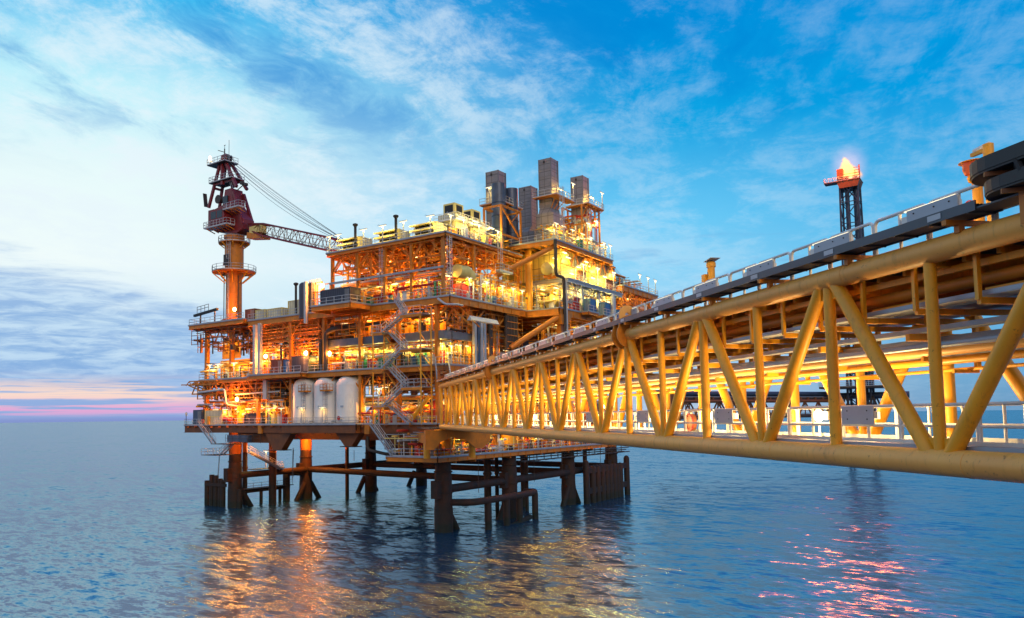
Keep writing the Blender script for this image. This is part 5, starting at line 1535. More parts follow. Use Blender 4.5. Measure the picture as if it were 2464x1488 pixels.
CN = [('long navy container on the projecting container platform', (-4.6, 14.4, 35.02), 2.5, 6.6, 2.7, 'corrnavy'), ('rust red container on the left roof beside the crane base', (2.2, 45.2, 35.42), 2.4, 2.8, 2.4, 'corrred'),
      ('small cream cabin with two square windows on the left roof', (1.2, 41.2, 35.02), 2.4, 2.6, 2.2, 'corr'), ('cream container on the left roof next to the small cabin', (1.2, 36.6, 35.02), 2.4, 4.0, 2.1, 'corr'),
      ('pale framed skid unit on the left roof close to the black upright vessel', (1.0, 30.6, 35.02), 2.4, 4.2, 3.0, 'corr'), ('grey blue container at the seaward end of the lower deck', (-0.6, 57.2, 16.02), 2.4, 2.6, 2.9, 'duct'),
      ('cream container on the lower deck under bright lamps, left of the red drum', (0.0, 51.6, 16.02), 2.4, 5.4, 2.8, 'corr'), ('black container on the lower deck left of the white tanks', (0.4, 40.8, 16.02), 2.2, 5.0, 2.1, 'corrnavy'),
      ('dark red container on the second deck left of the blue one', (-0.7, 34.3, 24.82), 2.2, 3.0, 2.7, 'corrred'), ('blue container on the second deck between two dark ones', (-0.7, 32.2, 24.82), 2.2, 1.8, 2.5, 'corrblue'),
      ('navy container on the second deck above the white tanks', (-0.7, 27.8, 24.82), 2.2, 4.2, 3.0, 'corrnavy'), ('blue cabinet on the left outer balcony of the right hand module', (30.6, -10.1, 35.04), 2.3, 1.3, 2.4, 'corrblue'),
      ('blue cabinet on the right outer balcony of the right hand module', (36.8, -10.1, 35.04), 2.3, 1.3, 2.4, 'corrblue'), ('dark red cabinet on the right hand module beyond the blue cabinets', (41.8, -8.4, 35.04), 2.6, 1.4, 2.9, 'corrred'),
      ('red cabinet beside the left blue cabinet on the right hand module', (28.0, -8.3, 35.04), 2.0, 1.3, 2.5, 'red'), ('salmon red cabinet on the third deck right of the caged ladder', (3.0, -1.7, 35.04), 3.6, 1.6, 2.4, 'red'),
      ('grey cabinet at the far right end of the third deck', (46.2, -8.2, 33.2 + 1.84), 1.6, 1.3, 2.2, 'blue')]
for lb, loc, sx, sy, sz, m in CN: container(lb, loc, sx, sy, sz, m, 'cabinet' if 'cabinet' in lb else ('cabin' if 'cabin ' in lb else 'container'))
for (lb, loc, r, h, m) in (('black upright vessel standing on the left roof edge', (-0.9, 28.7, 34.2), 0.85, 6.2, 'navy'),):
    t = thing('upright_vessel', lb, 'vessel', loc)
    MB().lathe([(r, 0), (r, h - 0.6), (r * 0.9, h - 0.25), (r * 0.5, h), (0.05, h + 0.06)], n=28).build('vessel_shell', m, t)
    MB().box(0.6, 1.4, -1.2, -0.7, 0.2, h).build('side_duct', 'duct', t, False)
t = thing('scaffold_rack', 'yellow piping rack with small rungs behind the black upright vessel', 'pipe rack', (0.2, 25.4, 35.02))
sb = MB()
for x in (0, 2.0):
    for y in (0, 1.6, 3.2): sb.bar((x, y, 0), (x, y, 5.4), 0.18, 0.18)
for z in (1.2, 2.4, 3.6, 5.3):
    for x in (0, 2.0): sb.bar((x, 0, z), (x, 3.2, z), 0.14, 0.14)
sb.build('rack_frame', 'yellow', t, False)
b = MB()
for i in range(7): b.tube((-0.2, 0.3 + i * 0.42, 3.8), (-0.2, 0.3 + i * 0.42, 5.9), 0.07, 6)
b.build('rack_pipes', 'galv', t)
# horizontal drums, vessels and red fire equipment
def drum(label, loc, r, L, m, ax='y', cat='drum'):
    t = thing('horizontal_vessel', label, cat, loc)
    MB().lathe([(0.05, -L / 2 - r * 0.5), (r * 0.7, -L / 2 - r * 0.3), (r, -L / 2), (r, L / 2), (r * 0.7, L / 2 + r * 0.3), (0.05, L / 2 + r * 0.5)], (0, 0, r + 0.4), 24, ax).build('vessel_shell', m, t)
    for k in (-0.3, 0.3):
        sd2 = MB()
        if ax == 'y': sd2.box(-r * 0.7, r * 0.7, k * L - 0.12, k * L + 0.12, 0, r * 0.75 + 0.2)
        else: sd2.box(k * L - 0.12, k * L + 0.12, -r * 0.7, r * 0.7, 0, r * 0.75 + 0.2)
        sd2.build('saddle', 'ochre', t, False)
    return t
drum('red drum lying on the lower deck in front of the cream container', (-0.4, 49.6, 16.02), 0.55, 1.6, 'red')
drum('cream horizontal vessel on the second deck behind the containers', (4.4, 33.5, 24.82), 1.3, 5.0, 'cream', cat='vessel')
drum('yellow horizontal vessel on the roof behind the navy container', (2.6, 17.6, 35.02), 1.4, 5.4, 'yellow', cat='vessel')
drum('large cream horizontal vessel inside the right hand module', (27, -5.6, 35.02), 1.2, 5.6, 'cream', 'x', cat='vessel')
drum('pale horizontal vessel on the enclosure deck beside the pipe bend', (23.2, -6.2, 40.42), 1.1, 2.4, 'cream', 'x', cat='vessel')
drum('red horizontal vessel on the lower deck right of the zigzag stairs', (3.4, 4.4, 16.02), 0.9, 2.6, 'red', cat='vessel')
drum('red horizontal vessel on the third deck left of the caged ladder', (2.6, 7.8, 35.02), 0.7, 2.6, 'red', cat='vessel')
drum('dark horizontal vessel at the far right end of the lower storey', (56, 1.8, 16.02), 1.5, 7, 'dark', 'x', cat='vessel')
for lb, loc, m in (('red upright drum on the sub deck beside the yellow round column', (7.2, -1.2, 11.22), 'red'), ('tall red upright vessel behind the bridge end', (1.6, 2.0, 16.02), 'red'), ('red upright vessel on the sub deck next to the brown column', (9.0, -0.9, 11.22), 'red'),
                   ('yellow upright vessel on the lower deck left of the black container', (1.2, 47.4, 16.02), 'yellow'), ('yellow upright separator on the second deck behind the corner lamps', (6.4, 53, 24.67), 'yellow')):
    t = thing('upright_vessel', lb, 'vessel', loc)
    r, h = (0.62, 1.9) if loc[2] < 12 else (0.95, 3.6)
    MB().lathe([(r, 0.3), (r, h - 0.4), (r * 0.75, h - 0.1), (0.06, h)], n=22).build('vessel_shell', m, t)
    MB().lathe([(r * 0.9, 0), (r * 0.9, 0.32)], n=16).build('skirt', 'dark', t)
t = thing('stowed_mast', 'long black stowed mast lying across the roof corner beside the crane', 'mast', (0.0, 57.0, 37.6))
MB().bar((0, 3.6, -0.1), (0, -3.6, 0.6), 0.5, 0.45).build('mast_body', 'black', t, False)
for y, z in ((-2.8, 0.35), (1.6, 0.0)): MB().bar((0, y, -2.18), (0, y, z), 0.2, 0.2).build('mast_support', 'dark', t, False)
rail([(0.2, 3.0, 0.4), (0.2, -0.6, 0.7)], 1.2, 0.05, 1.2, False).build('mast_rail', 'dark', t)
t = thing('derrick_truss', 'brown lattice outrigger projecting seaward below the second deck', 'outrigger', (-0.8, 52.4, 21.2))
ob = MB()
A0, A1 = Vector((0, 0, 3.2)), Vector((0, 10.6, 2.9))
for x in (0, 1.6):
    ob.bar((x, 0, 3.2), (x, 8.4, 3.3), 0.2, 0.2); ob.bar((x, -0.5, 2.4), (x, 11.0, 2.7), 0.2, 0.2); ob.bar((x, 0, 0), (x, 8.6, 2.5), 0.2, 0.2)
    for k in range(5): ob.bar((x, k * 1.9, 2.45), (x, k * 1.9 + 0.95, 3.25), 0.13, 0.13); ob.bar((x, k * 1.9 + 0.95, 3.25), (x, k * 1.9 + 1.9, 2.5), 0.13, 0.13)
for z in (-0.2, 0.6, 1.4): ob.bar((0, 0, z), (0, 5.8, z), 0.14, 0.14)
for y in (0, 2, 4, 5.8): ob.bar((0, y, -0.3), (0, y, 3.2), 0.16, 0.16)
ob.build('outrigger_lattice', 'ochre', t, False)
t = thing('navigation_light', 'small navigation light on a post at the seaward end of the lower deck', 'navigation light', (-0.9, 61.6, 16.02))
MB().tube((0, 0, 0), (0, 0, 1.8), 0.06, 8).build('post', 'dark', t)
MB().lathe([(0.16, 1.8), (0.2, 1.85), (0.2, 2.25), (0.26, 2.3), (0.1, 2.5)], n=14).build('lantern', 'white', t)
for lb, loc in (('orange lifebuoy on the lower deck rail at the head of the boat landing stairs', (-1.2, 55.9, 16.7)), ('orange lifebuoy hanging on the sub deck rail at the near corner', (-1.0, -2.12, 11.9))):
    t = thing('lifebuoy', lb, 'lifebuoy', loc)
    ring_ = [(0, 0.33 * cos(a), 0.33 * sin(a)) if loc[1] > 0 else (0.33 * cos(a), 0, 0.33 * sin(a)) for a in [2 * pi * i / 20 for i in range(20)]]
    MB().path(ring_, 0.075, 8, True).build('ring', 'beacon', t)
# small cabinets and pumps standing about on the decks
CB = {}
rc = random.Random(21)
def cabinet(loc, m, label, group):
    if m not in CB:
        t = thing('equipment_cabinet', label, 'cabinet', loc, 0, group)
        MB().box(-0.4, 0.4, -0.45, 0.45, 0.08, 1.7).build('cabinet_body', m, t, False)
        MB().box(-0.43, -0.403, -0.38, 0.38, 0.2, 1.6).build('cabinet_door', m, t, False)
        MB().box(-0.45, 0.45, -0.5, 0.5, 0, 0.078).build('plinth', 'dark', t, False)
        MB().bar((-0.46, 0.28, 0.75), (-0.46, 0.28, 1.0), 0.04, 0.04).build('handle', 'galv', t, False)
        CB[m] = t
        return
    dup(CB[m], loc, 0, label, group)
for where, z, x0, x1, y0, y1, n in (('in front of the cream wall of the second deck', 24.82, 0.6, 1.6, 1, 22, 10), ('on the third deck behind the zigzag stair head', 35.02, 0.2, 1.4, 6, 22, 8), ('on the third deck right of the caged ladder', 35.02, 7.5, 20, -1.6, -0.4, 8),
                                    ('inside the right hand module', 35.02, 23, 46, -7.6, -5.5, 10), ('on the lower deck near the foot of the zigzag stairs', 16.02, 0.2, 2.2, 5, 16, 7), ('on the lower deck left of the white tanks', 16.02, 0.2, 1.6, 34.5, 40, 4),
                                    ('on the upper deck beside the air handling houses', 44.72, 4, 14, -1.2, 0.2, 5), ('on the stack deck behind the rail', 46.42, 21.5, 40, -8.2, -7.4, 7)):
    for i in range(n):
        m = rc.choice(('red', 'white', 'cream', 'blue', 'green', 'white'))
        cl = {'white': 'white', 'red': 'red', 'cream': 'cream', 'blue': 'blue', 'green': 'green'}[m]
        t_ = (i + 0.5) / n
        x, y = (x0 + (x1 - x0) * t_, rc.uniform(y0, y1)) if x1 - x0 > y1 - y0 else (rc.uniform(x0, x1), y0 + (y1 - y0) * t_)
        cabinet((x, y, z), m, 'small %s equipment cabinet %s' % (cl, where), 'small %s cabinets %s' % (cl, where))
# pumps and valve skids on the sub deck, one by one
sk0 = None
adj = ['first', 'second', 'third', 'fourth', 'fifth', 'sixth', 'seventh', 'eighth', 'ninth', 'tenth']
for i in range(10):
    loc = (14.0 + i * 3.7, 0.4 + 1.2 * (i % 2), 11.22)
    lb = 'valve skid with upright pipes on the sub deck, %s from the near yellow column' % adj[i]
    if sk0 is None:
        sk0 = thing('valve_skid', lb, 'valve skid', loc, 0, 'valve skids along the sub deck')
        MB().box(-1.1, 1.1, -0.6, 0.6, 0, 0.18).build('skid_base', 'ochre', sk0, False)
        for k, (x, m) in enumerate(((-0.8, 'cream'), (-0.3, 'yellow'), (0.25, 'galv'), (0.8, 'cream'))):
            MB().elbow([(x, -0.3, 0.18), (x, -0.3, 1.5 + 0.3 * k), (x, 0.9, 1.5 + 0.3 * k)], 0.13, 10).build('skid_pipe', m, sk0)
        vb = MB()
        for x in (-0.8, -0.3, 0.25, 0.8): vb.lathe([(0.14, 0.6), (0.26, 0.65), (0.26, 0.75), (0.14, 0.8)], (x, -0.3, 0), 12); vb.lathe([(0.02, 0), (0.24, 0.01), (0.24, 0.06), (0.02, 0.07)], (x, -0.5, 1.0), 14, 'y')
        vb.build('valve_wheels', 'red', sk0)
        MB().box(-0.5, 0.3, -0.1, 0.45, 0.18, 1.2).build('control_box', 'white', sk0, False)
    else: dup(sk0, loc, 0, lb)

# ------------------------------------------------------------------ lamps on the platform
LW = (1.0, 0.50, 0.08)
LY = (1.0, 0.74, 0.20)
ORD = ['first', 'second', 'third', 'fourth', 'fifth', 'sixth', 'seventh', 'eighth', 'ninth', 'tenth']
P0 = {}


def pole_lamp(label, loc, h=2.9, rzz=0.0, power=420, group='lamp posts along the platform deck edges'):
    key = round(h, 1)
    if key not in P0:
        t = thing('lamp_post', label, 'lamp post', loc, rzz, group)
        MB().tube((0, 0.05, 0), (0, 0.05, h), 0.06, 8).tube((0, -0.1, 0), (0, -0.1, h - 0.1), 0.04, 6).build('post', 'galv', t)
        hd = MB().bar((0, -0.75, h + 0.05), (0, 0.75, h + 0.05), 0.22, 0.10).path([(0, 0.7 + 0.28 * (1 - cos(a)) * 0.6, h + 0.1 + 0.16 * sin(a)) for a in [pi * k / 6 for k in range(7)]], 0.025, 5)
        hd.build('lamp_head', 'galv', t)
        MB().bar((0, -0.72, h - 0.04), (0, 0.72, h - 0.04), 0.15, 0.07).build('lit_tube', 'lamp', t, False)
        area(t, (0, 0, h - 0.16), power * 0.7, LY if power > 100 else LW, 0.25, 1.3)
        P0[key] = t
        return t
    return dup(P0[key], loc, rzz, label, group)


for i, y in enumerate((1.2, 6.5, 10.8, 14.9, 20.6, 22.6)): pole_lamp('lamp post on the upper deck edge, %s from the corner nearest the stacks' % ORD[i], (-0.85, y, 44.72))
for i, x in enumerate((0.6, 4.0, 8.4, 14.0)): pole_lamp('lamp post on the right edge of the upper deck, %s from its corner' % ORD[i], (x, -1.6, 44.72), 2.9, pi / 2)
for i, (y, wh) in enumerate(((27.9, 'in front of the left white tank'), (23.0, 'in front of the middle white tank'), (37.6, 'in front of the black container'), (32.9, 'left of the white tanks'))): pole_lamp('lamp post on the lower deck edge ' + wh, (-2.2 if y < 33 else -0.85, y, 16.02), 2.8, 0, 70)
for i, y in enumerate((55.6, 53.0, 48.3)): pole_lamp('lamp post on the left end of the second deck, %s from its seaward end' % ORD[i], (-0.1, y, 24.67))
for i, x in enumerate((21.6, 24.2, 27.6, 31.6, 35.0, 40.6, 43.4)): pole_lamp('lamp post on the stack deck edge, %s from its near corner' % ORD[i], (x, -8.5, 46.42), 2.9, pi / 2)
for i, x in enumerate((4.5, 9.4, 14.2, 17.6, 20.6)): pole_lamp('lamp post on the right edge of the third deck, %s from the corner' % ORD[i], (x, -2.2, 35.02), 3.4, pi / 2)
for i, x in enumerate((31.6, 37.4, 44.4)): pole_lamp('lamp post on the enclosure deck, %s from the left' % ORD[i], (x, -8.5, 40.42), 3.4, pi / 2)
for i, x in enumerate((58.0, 62.5, 66.6)): pole_lamp('thin lamp post on the far right deck, %s from the stairs' % ORD[i], (x, -8.4, 42.32), 3.4, pi / 2)
pole_lamp('lamp post on the gallery of the tallest stack', (30.9, -7.2, 55.24), 3.4, pi / 2)
pole_lamp('lamp post on the gallery of the rightmost stack', (43.2, -7.2, 56.34), 3.4, pi / 2)
pole_lamp('lamp post on the gallery of the left stack', (18.8, 3.0, 54.14), 2.9, 0)
pole_lamp('lamp post on the low boat landing walkway', (-1.0 + 13.4, 52.2, 7.14), 3.4, 0)
pole_lamp('second lamp post on the low boat landing walkway, nearer the stairs', (11.8, 53.0, 7.14), 3.4, 0)
pole_lamp('lamp post on the lower deck left of the zigzag stairs', (-0.8, 11.9, 16.02), 5.6, 0)
pole_lamp('lamp post on the second deck in front of the red door', (1.3, -0.9, 24.82), 2.9, pi / 2)
for loc, lb in (((-3.6, 6.6, 46.42), ''),): pass

C0 = {}
rb_ = random.Random(3)
def batten(loc, label, group, along_x=False, power=300):
    rzz = pi / 2 if along_x else 0
    kind = rb_.choice('aab') if ('right' in group or 'stack' in group or 'cream' in group or 'sub deck' in group) else rb_.choice('bccd')
    col_, power = {'a': ((1.0, 0.76, 0.18), 400), 'b': ((1.0, 0.60, 0.10), 270), 'c': ((1.0, 0.44, 0.05), 320), 'd': ((1.0, 0.36, 0.035), 500)}[kind]
    if kind not in C0:
        t = thing('batten_lamp', label, 'lamp', loc, rzz, group)
        MB().bar((0, -0.75, 0.06), (0, 0.75, 0.06), 0.24, 0.1).build('housing', 'galv', t, False)
        MB().bar((0, -0.72, -0.04), (0, 0.72, -0.04), 0.22, 0.09).build('lit_tube', 'lamp', t, False)
        MB().tube((0, 0, 0.1), (0, 0, 0.6), 0.03, 6).build('hanger_rod', 'galv', t)
        light(t, (0, 0, -0.5), power * 1.5, col_, 0.25)
        C0[kind] = t
        return
    dup(C0[kind], loc, rzz, label, group)


def rows(lb, group, pts, along_x=False):
    for p in pts: batten(p, lb, group, along_x)


rows('lit batten lamp hanging in the lower storey left of the white tanks', 'batten lamps of the lower storey, left part', [(0.6, y, 18.9) for y in (58, 54.5, 51.6, 47.7, 44.9, 41.6, 38.2)] + [(5.5, y, 19.2) for y in (55, 49, 43, 37)])
rows('lit batten lamp hanging in the lower storey by the zigzag stairs', 'batten lamps of the lower storey by the stairs', [(0.8, y, 18.8) for y in (14.2, 8.2, 4.8, 1.2)] + [(0.5, 11.8, 21.8), (4.5, 12, 19.4), (4.2, 6, 19.4), (3, 17.5, 19.4)])
rows('lit batten lamp on the second deck among the containers and pipes', 'batten lamps of the second deck, left part', [(1.2, y, 27.6) for y in (41, 38, 29.8, 27.0, 24.6)] + [(4.6, y, 28.4) for y in (40, 30.5, 26)] + [(0.5, 36.2, 29.3), (2.4, 46, 27.6), (2.4, 51, 27.8), (2.6, 55.5, 27.8), (2.2, 54, 31.6)])
rows('lit batten lamp in front of the cream wall of the second deck', 'batten lamps along the cream wall of the second deck', [(1.4, y, 28.2) for y in (20.5, 17.6, 14, 12.2, 8.6, 5.0, 1.6)])
rows('lit batten lamp in the pipe storey behind the zigzag stairs', 'batten lamps of the pipe storey', [(1, y, 32.9) for y in (21, 15.5, 10, 6, 2.5)] + [(3, 4.8, 30.6 + 2), (6, 18, 33), (6, 8, 33)])
rows('lit batten lamp on the third deck near the zigzag stair head', 'batten lamps of the third deck, seaward side', [(0.9, y, 38.3) for y in (19.6, 16.5, 13, 9.7, 6.8, 4.3)] + [(4, 18, 38.4), (3.4, 13, 38.4), (3, 6, 38.6), (1.6, 22.5, 38.0)])
rows('lit batten lamp on the third deck along the yellow wall', 'batten lamps of the third deck, right side', [(x, -0.3, 38.5) for x in (1.6, 6.2, 10.9, 13.0, 16.0, 19.4)] + [(x, 0.6, 36.9) for x in (12, 17)], True)
rows('lit batten lamp high under the upper deck', 'batten lamps under the upper deck', [(4, y, 42.9) for y in (20, 14, 8, 2)] + [(11, y, 43.0) for y in (18, 10, 3)] + [(17.5, y, 43.0) for y in (12, 2)])
rows('lit batten lamp inside the right hand module', 'batten lamps of the right hand module', [(x, -7.2, 38.7) for x in (23.5, 26.6, 30, 33.6, 37, 41, 45)] + [(x, -4.0, 38.9) for x in (24.5, 29, 34, 39, 44)] + [(x, -6.5, 36.9) for x in (24.4, 28.5)], True)
rows('lit batten lamp under the stack deck above the pale vessel', 'batten lamps under the stack deck', [(22.6, -7.6, 43.6), (25, -8.2, 44.9), (35.3, -7.6, 44.2)], True)
rows('added batten lamp brightening the cream turbine enclosures', 'added batten lamps on the right hand enclosures', [(26.5, -8.1, 44.3), (30.4, -8.1, 43.2), (33.4, -8.2, 44.6), (38.4, -8.1, 44.2), (41.4, -8.1, 43.0), (45.6, -8.1, 44.4), (27.5, -8.2, 41.6), (36.0, -8.2, 42)], True)  # extra battens added to brighten the enclosure fronts
rows('lit batten lamp below the right hand module', 'batten lamps below the right hand module', [(x, -6.5, 32.5) for x in (25, 33, 41)] + [(50.5, -7.2, 40.6), (56, -6.6, 40.6), (63, -6.2, 40.8)], True)
rows('lit batten lamp among the pipes behind the bridge end', 'batten lamps behind the bridge end', [(x, -0.6, 28.0) for x in (3.6, 6.4, 9.6, 13, 17.5)] + [(x, -0.4, 22.2) for x in (4, 10, 16, 23, 31, 40)], True)
rows('lit batten lamp in the lower storey behind the bridge', 'batten lamps of the lower storey behind the bridge', [(x, 1.2, 19.4) for x in (6, 12, 18, 25, 32, 39, 46, 53)], True)
rows('lit batten lamp above the valve skids of the sub deck', 'batten lamps of the sub deck', [(x, 0.2, 14.4) for x in (-2.4, 4.4, 9, 14.5, 20, 26, 32, 38, 44, 50)], True)
rows('lit batten lamp among the pipes of the stack deck', 'batten lamps of the stack deck', [(x, -6.6, 49.4) for x in (23, 30.6, 34, 37.4, 41)] + [(37.2, -7, 52.6), (40.6, -7, 53.6), (26.4, -6.9, 56.6), (39.2, -6.9, 58.0), (17, 0.0, 47.4), (13.6, -0.6, 48.2), (8.9, -0.6, 48.4), (4.6, -0.8, 48.2)], True)
F0 = []
for loc, lb, pw in (((2.6, 51.4, 38.2), 'glaring orange floodlight at the foot of the crane column', 900), ((0.2, 39.6, 28.3), 'glaring orange floodlight on the second deck left of the dark containers', 3200), ((-0.4, 28.6, 28.2), 'glaring orange floodlight on the second deck right of the navy container', 1600),
                    ((-0.4, 23.0, 27.8), 'glaring orange floodlight on the second deck beside the dark pipes', 1400), ((-0.6, 46.5, 20.7), 'glaring orange floodlight under the lower storey roof left of the tanks', 3600), ((0.2, 25.2, 39.6), 'glaring orange floodlight on the roof beside the navy container', 2000),
                    ((2.4, 44, 13.0), 'orange floodlight below the lower deck near the boat landing', 2200), ((21.0, 49.0, 13.2), 'orange floodlight below the deck shining on the red lit leg', 4200), ((46, -5, 18.6), 'glaring floodlight seen through the bridge at the far end of the lower storey', 1500)):
    if not F0:
        t = thing('flood_light', lb, 'floodlight', loc, 0, 'orange sodium floodlights on the platform')
        MB().lathe([(0.14, 0.34), (0.3, 0.1), (0.34, -0.06), (0.3, -0.07)], n=18, axis='x').build('reflector_housing', 'dark', t)
        MB().lathe([(0.05, -0.40), (0.30, -0.30), (0.40, -0.08), (0.05, -0.075)], n=18, axis='x').build('lit_glass', 'flood', t)
        MB().bar((0.15, 0, 0), (0.35, 0, -0.5), 0.08, 0.08).build('bracket', 'dark', t, False)
        l = light(t, (-0.6, 0, -0.05), pw * 2.0, (1.0, 0.27, 0.035), 0.3)
        F0.append(t)
    else:
        t = dup(F0[0], loc, 0, lb)
        for ch in t.children:
            if ch.type == 'LIGHT': ch.data = ch.data.copy(); ch.data.energy = pw * (2.2 if loc[1] > 20 else 1)

# ------------------------------------------------------------------ flare tower, its flame, and the far bridge
FB = (197.0, -28.5)
FL = thing('flare_tower', 'tall dark blue lattice flare tower burning behind the bridge', 'flare tower', (FB[0], FB[1], 0))
FTOP = 95.0
for a, b in ((-2.7, -2.7), (2.7, -2.7), (2.7, 2.7), (-2.7, 2.7)):
    k = 1.35
    MB().tube((a * k, b * k, -6), (a, b, FTOP), 0.42, 10, r2=0.3).build('tower_leg', 'bluesteel', FL)
xb = MB()
nz = 11
for i in range(nz):
    z0, z1 = 14 + (FTOP - 14) * i / nz, 14 + (FTOP - 14) * (i + 1) / nz
    s0, s1 = 2.7 * (1 + 0.35 * (1 - z0 / FTOP)), 2.7 * (1 + 0.35 * (1 - z1 / FTOP))
    cs = [(-1, -1), (1, -1), (1, 1), (-1, 1)]
    for j in range(4):
        (a, b), (c, d) = cs[j], cs[(j + 1) % 4]
        xb.bar((a * s0, b * s0, z0), (c * s1, d * s1, z1), 0.28, 0.28)
        if i % 2 == 0: xb.bar((c * s0, d * s0, z0), (a * s1, b * s1, z1), 0.28, 0.28)
        xb.bar((a * s0, b * s0, z0), (c * s0, d * s0, z0), 0.26, 0.26)
xb.build('tower_bracing', 'bluesteel', FL, False)
MB().tube((0.4, -1.6, 12), (0.4, -1.6, FTOP + 3), 0.8, 14).build('flare_riser', 'bluesteel', FL)
MB().tube((-1.0, 0.8, 12), (-1.0, 0.8, FTOP + 2), 0.7, 14).build('flare_riser', 'bluesteel', FL)
MB().lathe([(1.0, 72), (1.35, 73), (1.0, 74)], (0.4, -1.6, 0), 16).build('riser_flange', 'bluesteel', FL)
ladder((-0.2, -3.0, 16), (-0.2, -3.0, FTOP), 0.6, True).build('tower_ladder', 'dark', FL)
d = MB().box(-3.6, 3.6, -3.6, 3.6, FTOP - 0.3, FTOP).box(-3.4, 0.0, 3.62, 7.4, FTOP - 0.3, FTOP - 0.001).prism([(-3.5, FTOP - 0.3), (3.5, FTOP - 0.3), (2.7, FTOP - 2.6), (-2.7, FTOP - 2.6)], 'x', -3.5, 3.5).build('flare_deck', 'brown', FL, False)
rail([(-3.6, -3.6, FTOP), (-3.6, 7.4, FTOP), (0, 7.4, FTOP)], 1.3, 0.06, 1.5).build('deck_rail', 'galv', d)
sh = MB()
for y in (-3.4, -2.2, 2.0, 3.2): sh.bar((-3.4, y, FTOP), (-3.4, y, FTOP + 2.6), 0.16, 0.16)
sh.bar((-3.4, -3.5, FTOP), (-3.4, -3.5, FTOP + 4.4), 0.4, 0.4)
for k in range(4): sh.bar((-3.4, -3.4, FTOP + 1 + k * 0.9), (-3.4, 3.2 if k < 2 else -1.8, FTOP + 1 + k * 0.9), 0.12, 0.16)
sh.build('heat_shield', 'brown', FL, False)
MB().box(-3.5, 0.5, 1.4, 3.3, FTOP + 0.01, FTOP + 4).build('burner_box', 'brown', FL, False)
for z in (30, 52, 73): 
    p = MB().box(-3.8, 3.8, -3.8, 3.8, z - 0.2, z)
    rail([(-3.8, 3.8, z), (-3.8, -3.8, z), (3.8, -3.8, z)], 1.2, 0.05, 1.5, mb=p).build('rest_platform', 'bluesteel', FL, False)
d = MB().box(-9, 5, -9, 11, 24.6, 25.2).build('base_deck', 'dark', FL, False)
rail([(-9, -9, 25.2), (-9, 11, 25.2), (5, 11, 25.2)], 1.3, 0.06, 2).build('base_rail', 'galv', d)
MB().tube((-1, -14, 22.2), (-1, 11, 22.2), 1.1, 14).build('header_pipe', 'bluesteel', FL)
truss_ = MB()
for x in (-4, 4):
    for k in range(4):
        truss_.bar((x, -6 + k * 4, 16), (x, -4 + k * 4, 22), 0.5, 0.5); truss_.bar((x, -4 + k * 4, 22), (x, -2 + k * 4, 16), 0.5, 0.5)
    truss_.bar((x, -7, 16), (x, 11, 16), 0.7, 0.7)
truss_.build('base_truss', 'dark', FL, False)
# flame: a glowing gas volume, white hot core inside a painted-in rosy glow halo
mf = bpy.data.materials.new('flame')
mf.use_nodes = True
mf.node_tree.nodes.clear()
q = NG(mf.node_tree)
co = q.n('ShaderNodeTexCoord').outputs['Object']
wv = q.vm('ADD', co, q.vm('MULTIPLY', q.vm('SUBTRACT', q.noise(co, 0.32, 4, 0.6, 0.0, True), (0.5, 0.5, 0.5)).outputs[0], (2.6, 2.6, 3.4)).outputs[0]).outputs[0]
s3 = q.n('ShaderNodeSeparateXYZ'); q.put(s3.inputs[0], wv)
hz = q.m('DIVIDE', s3.outputs[2], 8.8)
yy = q.m('SUBTRACT', s3.outputs[1], q.m('MULTIPLY', q.rng(hz, 0.0, 1.0, 0.0, 1.0), 1.2))
rad = q.m('SQRT', q.m('ADD', q.m('MULTIPLY', s3.outputs[0], s3.outputs[0]), q.m('MULTIPLY', yy, yy)))
wid = q.m('ADD', q.m('MULTIPLY', q.m('POWER', q.m('SUBTRACT', 1.0, q.m('MINIMUM', q.m('MAXIMUM', hz, 0.0), 1.0)), 1.1), 4.8), 0.05)
rel = q.m('DIVIDE', rad, wid)
core = q.m('MULTIPLY', q.rng(rel, 1.0, 0.35), q.m('MULTIPLY', q.rng(hz, -0.05, 0.06), q.rng(hz, 1.0, 0.7)))
r0 = q.n('ShaderNodeSeparateXYZ'); q.put(r0.inputs[0], co)
far_ = q.m('SQRT', q.m('ADD', q.m('ADD', q.m('MULTIPLY', r0.outputs[0], r0.outputs[0]), q.m('MULTIPLY', r0.outputs[1], r0.outputs[1])), q.m('POWER', q.m('MULTIPLY', q.m('SUBTRACT', r0.outputs[2], 4.2), 0.85), 2.0)))
halo = q.m('MULTIPLY', q.rng(far_, 7.4, 1.0), 0.055)
em = q.n('ShaderNodeEmission')
q.put(em.inputs[0], q.mix(q.rng(core, 0.0, 0.12), (1.0, 0.34, 0.20, 1), q.mix(q.rng(rel, 0.15, 1.0), (1.0, 0.74, 0.36, 1), (1.0, 0.34, 0.05, 1))))
q.put(em.inputs[1], q.m('ADD', q.m('MULTIPLY', core, 1.25), halo))
ou = q.n('ShaderNodeOutputMaterial')
ab = q.n('ShaderNodeVolumeAbsorption')
ab.inputs['Color'].default_value = (1.0, 0.5, 0.08, 1)
q.put(ab.inputs['Density'], q.m('MULTIPLY', core, 0.9))
ads = q.n('ShaderNodeAddShader')
mf.node_tree.links.new(em.outputs[0], ads.inputs[0])
mf.node_tree.links.new(ab.outputs[0], ads.inputs[1])
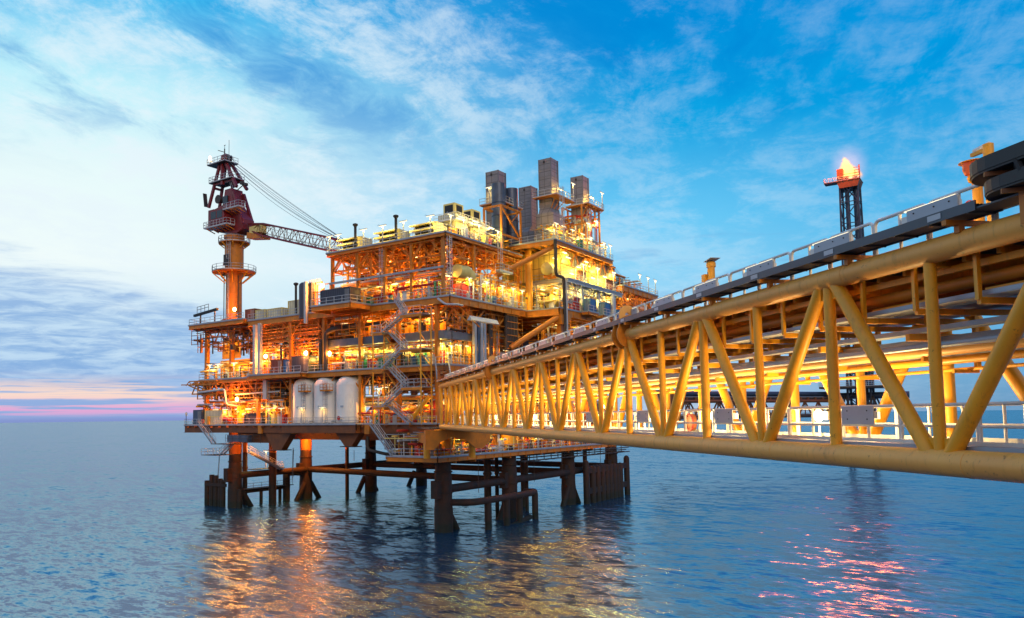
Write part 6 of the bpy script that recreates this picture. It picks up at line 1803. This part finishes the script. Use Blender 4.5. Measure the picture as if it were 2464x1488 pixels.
mf.node_tree.links.new(ads.outputs[0], ou.inputs['Volume'])
M['flame'] = mf
t = thing('gas_flame', 'bright orange white gas flame at the top of the flare tower', 'flame', (FB[0] - 0.4, FB[1], FTOP + 1.2))
MB().lathe([(0.1, -2.6), (4.6, -1.0), (7.2, 2.5), (7.4, 5), (6.0, 9), (3.2, 11.4), (0.1, 12.4)], n=24).build('flame_body', 'flame', t)
light(t, (-4.0, 0, 10), 120000, (1.0, 0.16, 0.03), 4.0)
# far bridge between the platform and the flare
A = Vector((127.5, 13.5, 0)); B_ = Vector((196, -21.5, 0))
dv = (B_ - A); LB = dv.length
FBR = thing('far_pipe_bridge', 'dark pipe carrying truss bridge in the distance leading to the flare tower', 'bridge', tuple(A), math.atan2(dv.y, dv.x))
for y in (-2.5, 2.5):
    MB().tube((0, y, 15.8), (LB, y, 15.8), 0.55, 12).build('chord', 'dark', FBR)
    MB().tube((0, y, 20.6), (LB, y, 20.6), 0.45, 12).build('chord', 'brown', FBR)
    b = MB()
    n = 12
    for i in range(n):
        x0, x1 = LB * i / n, LB * (i + 1) / n
        b.bar((x0, y, 20.6), ((x0 + x1) / 2, y, 15.8), 0.34, 0.34); b.bar(((x0 + x1) / 2, y, 15.8), (x1, y, 20.6), 0.34, 0.34)
        b.bar((x0, y, 15.8), (x0, y, 20.6), 0.22, 0.22)
    b.build('truss_web', 'brown', FBR, False)
MB().tube((0, 1.2, 22.9), (LB, 1.2, 22.9), 0.85, 14).build('pipeline', 'bluesteel', FBR)
MB().tube((0, -1.6, 21.5), (LB, -1.6, 21.5), 0.45, 12).build('pipeline', 'dark', FBR)
b = MB()
for i in range(22): b.box(LB * i / 22 - 0.3, LB * i / 22 + 0.3, -2.6, 2.6, 21.0, 21.9)
b.build('pipe_supports', 'brown', FBR, False)
rail([(0, 2.2, 16.4), (LB, 2.2, 16.4)], 2.0, 0.06, 2.4).build('handrail', 'galv', FBR)
MB().box(-1, 3, -4, 4, 14, 24).build('end_portal', 'brown', FBR, False)
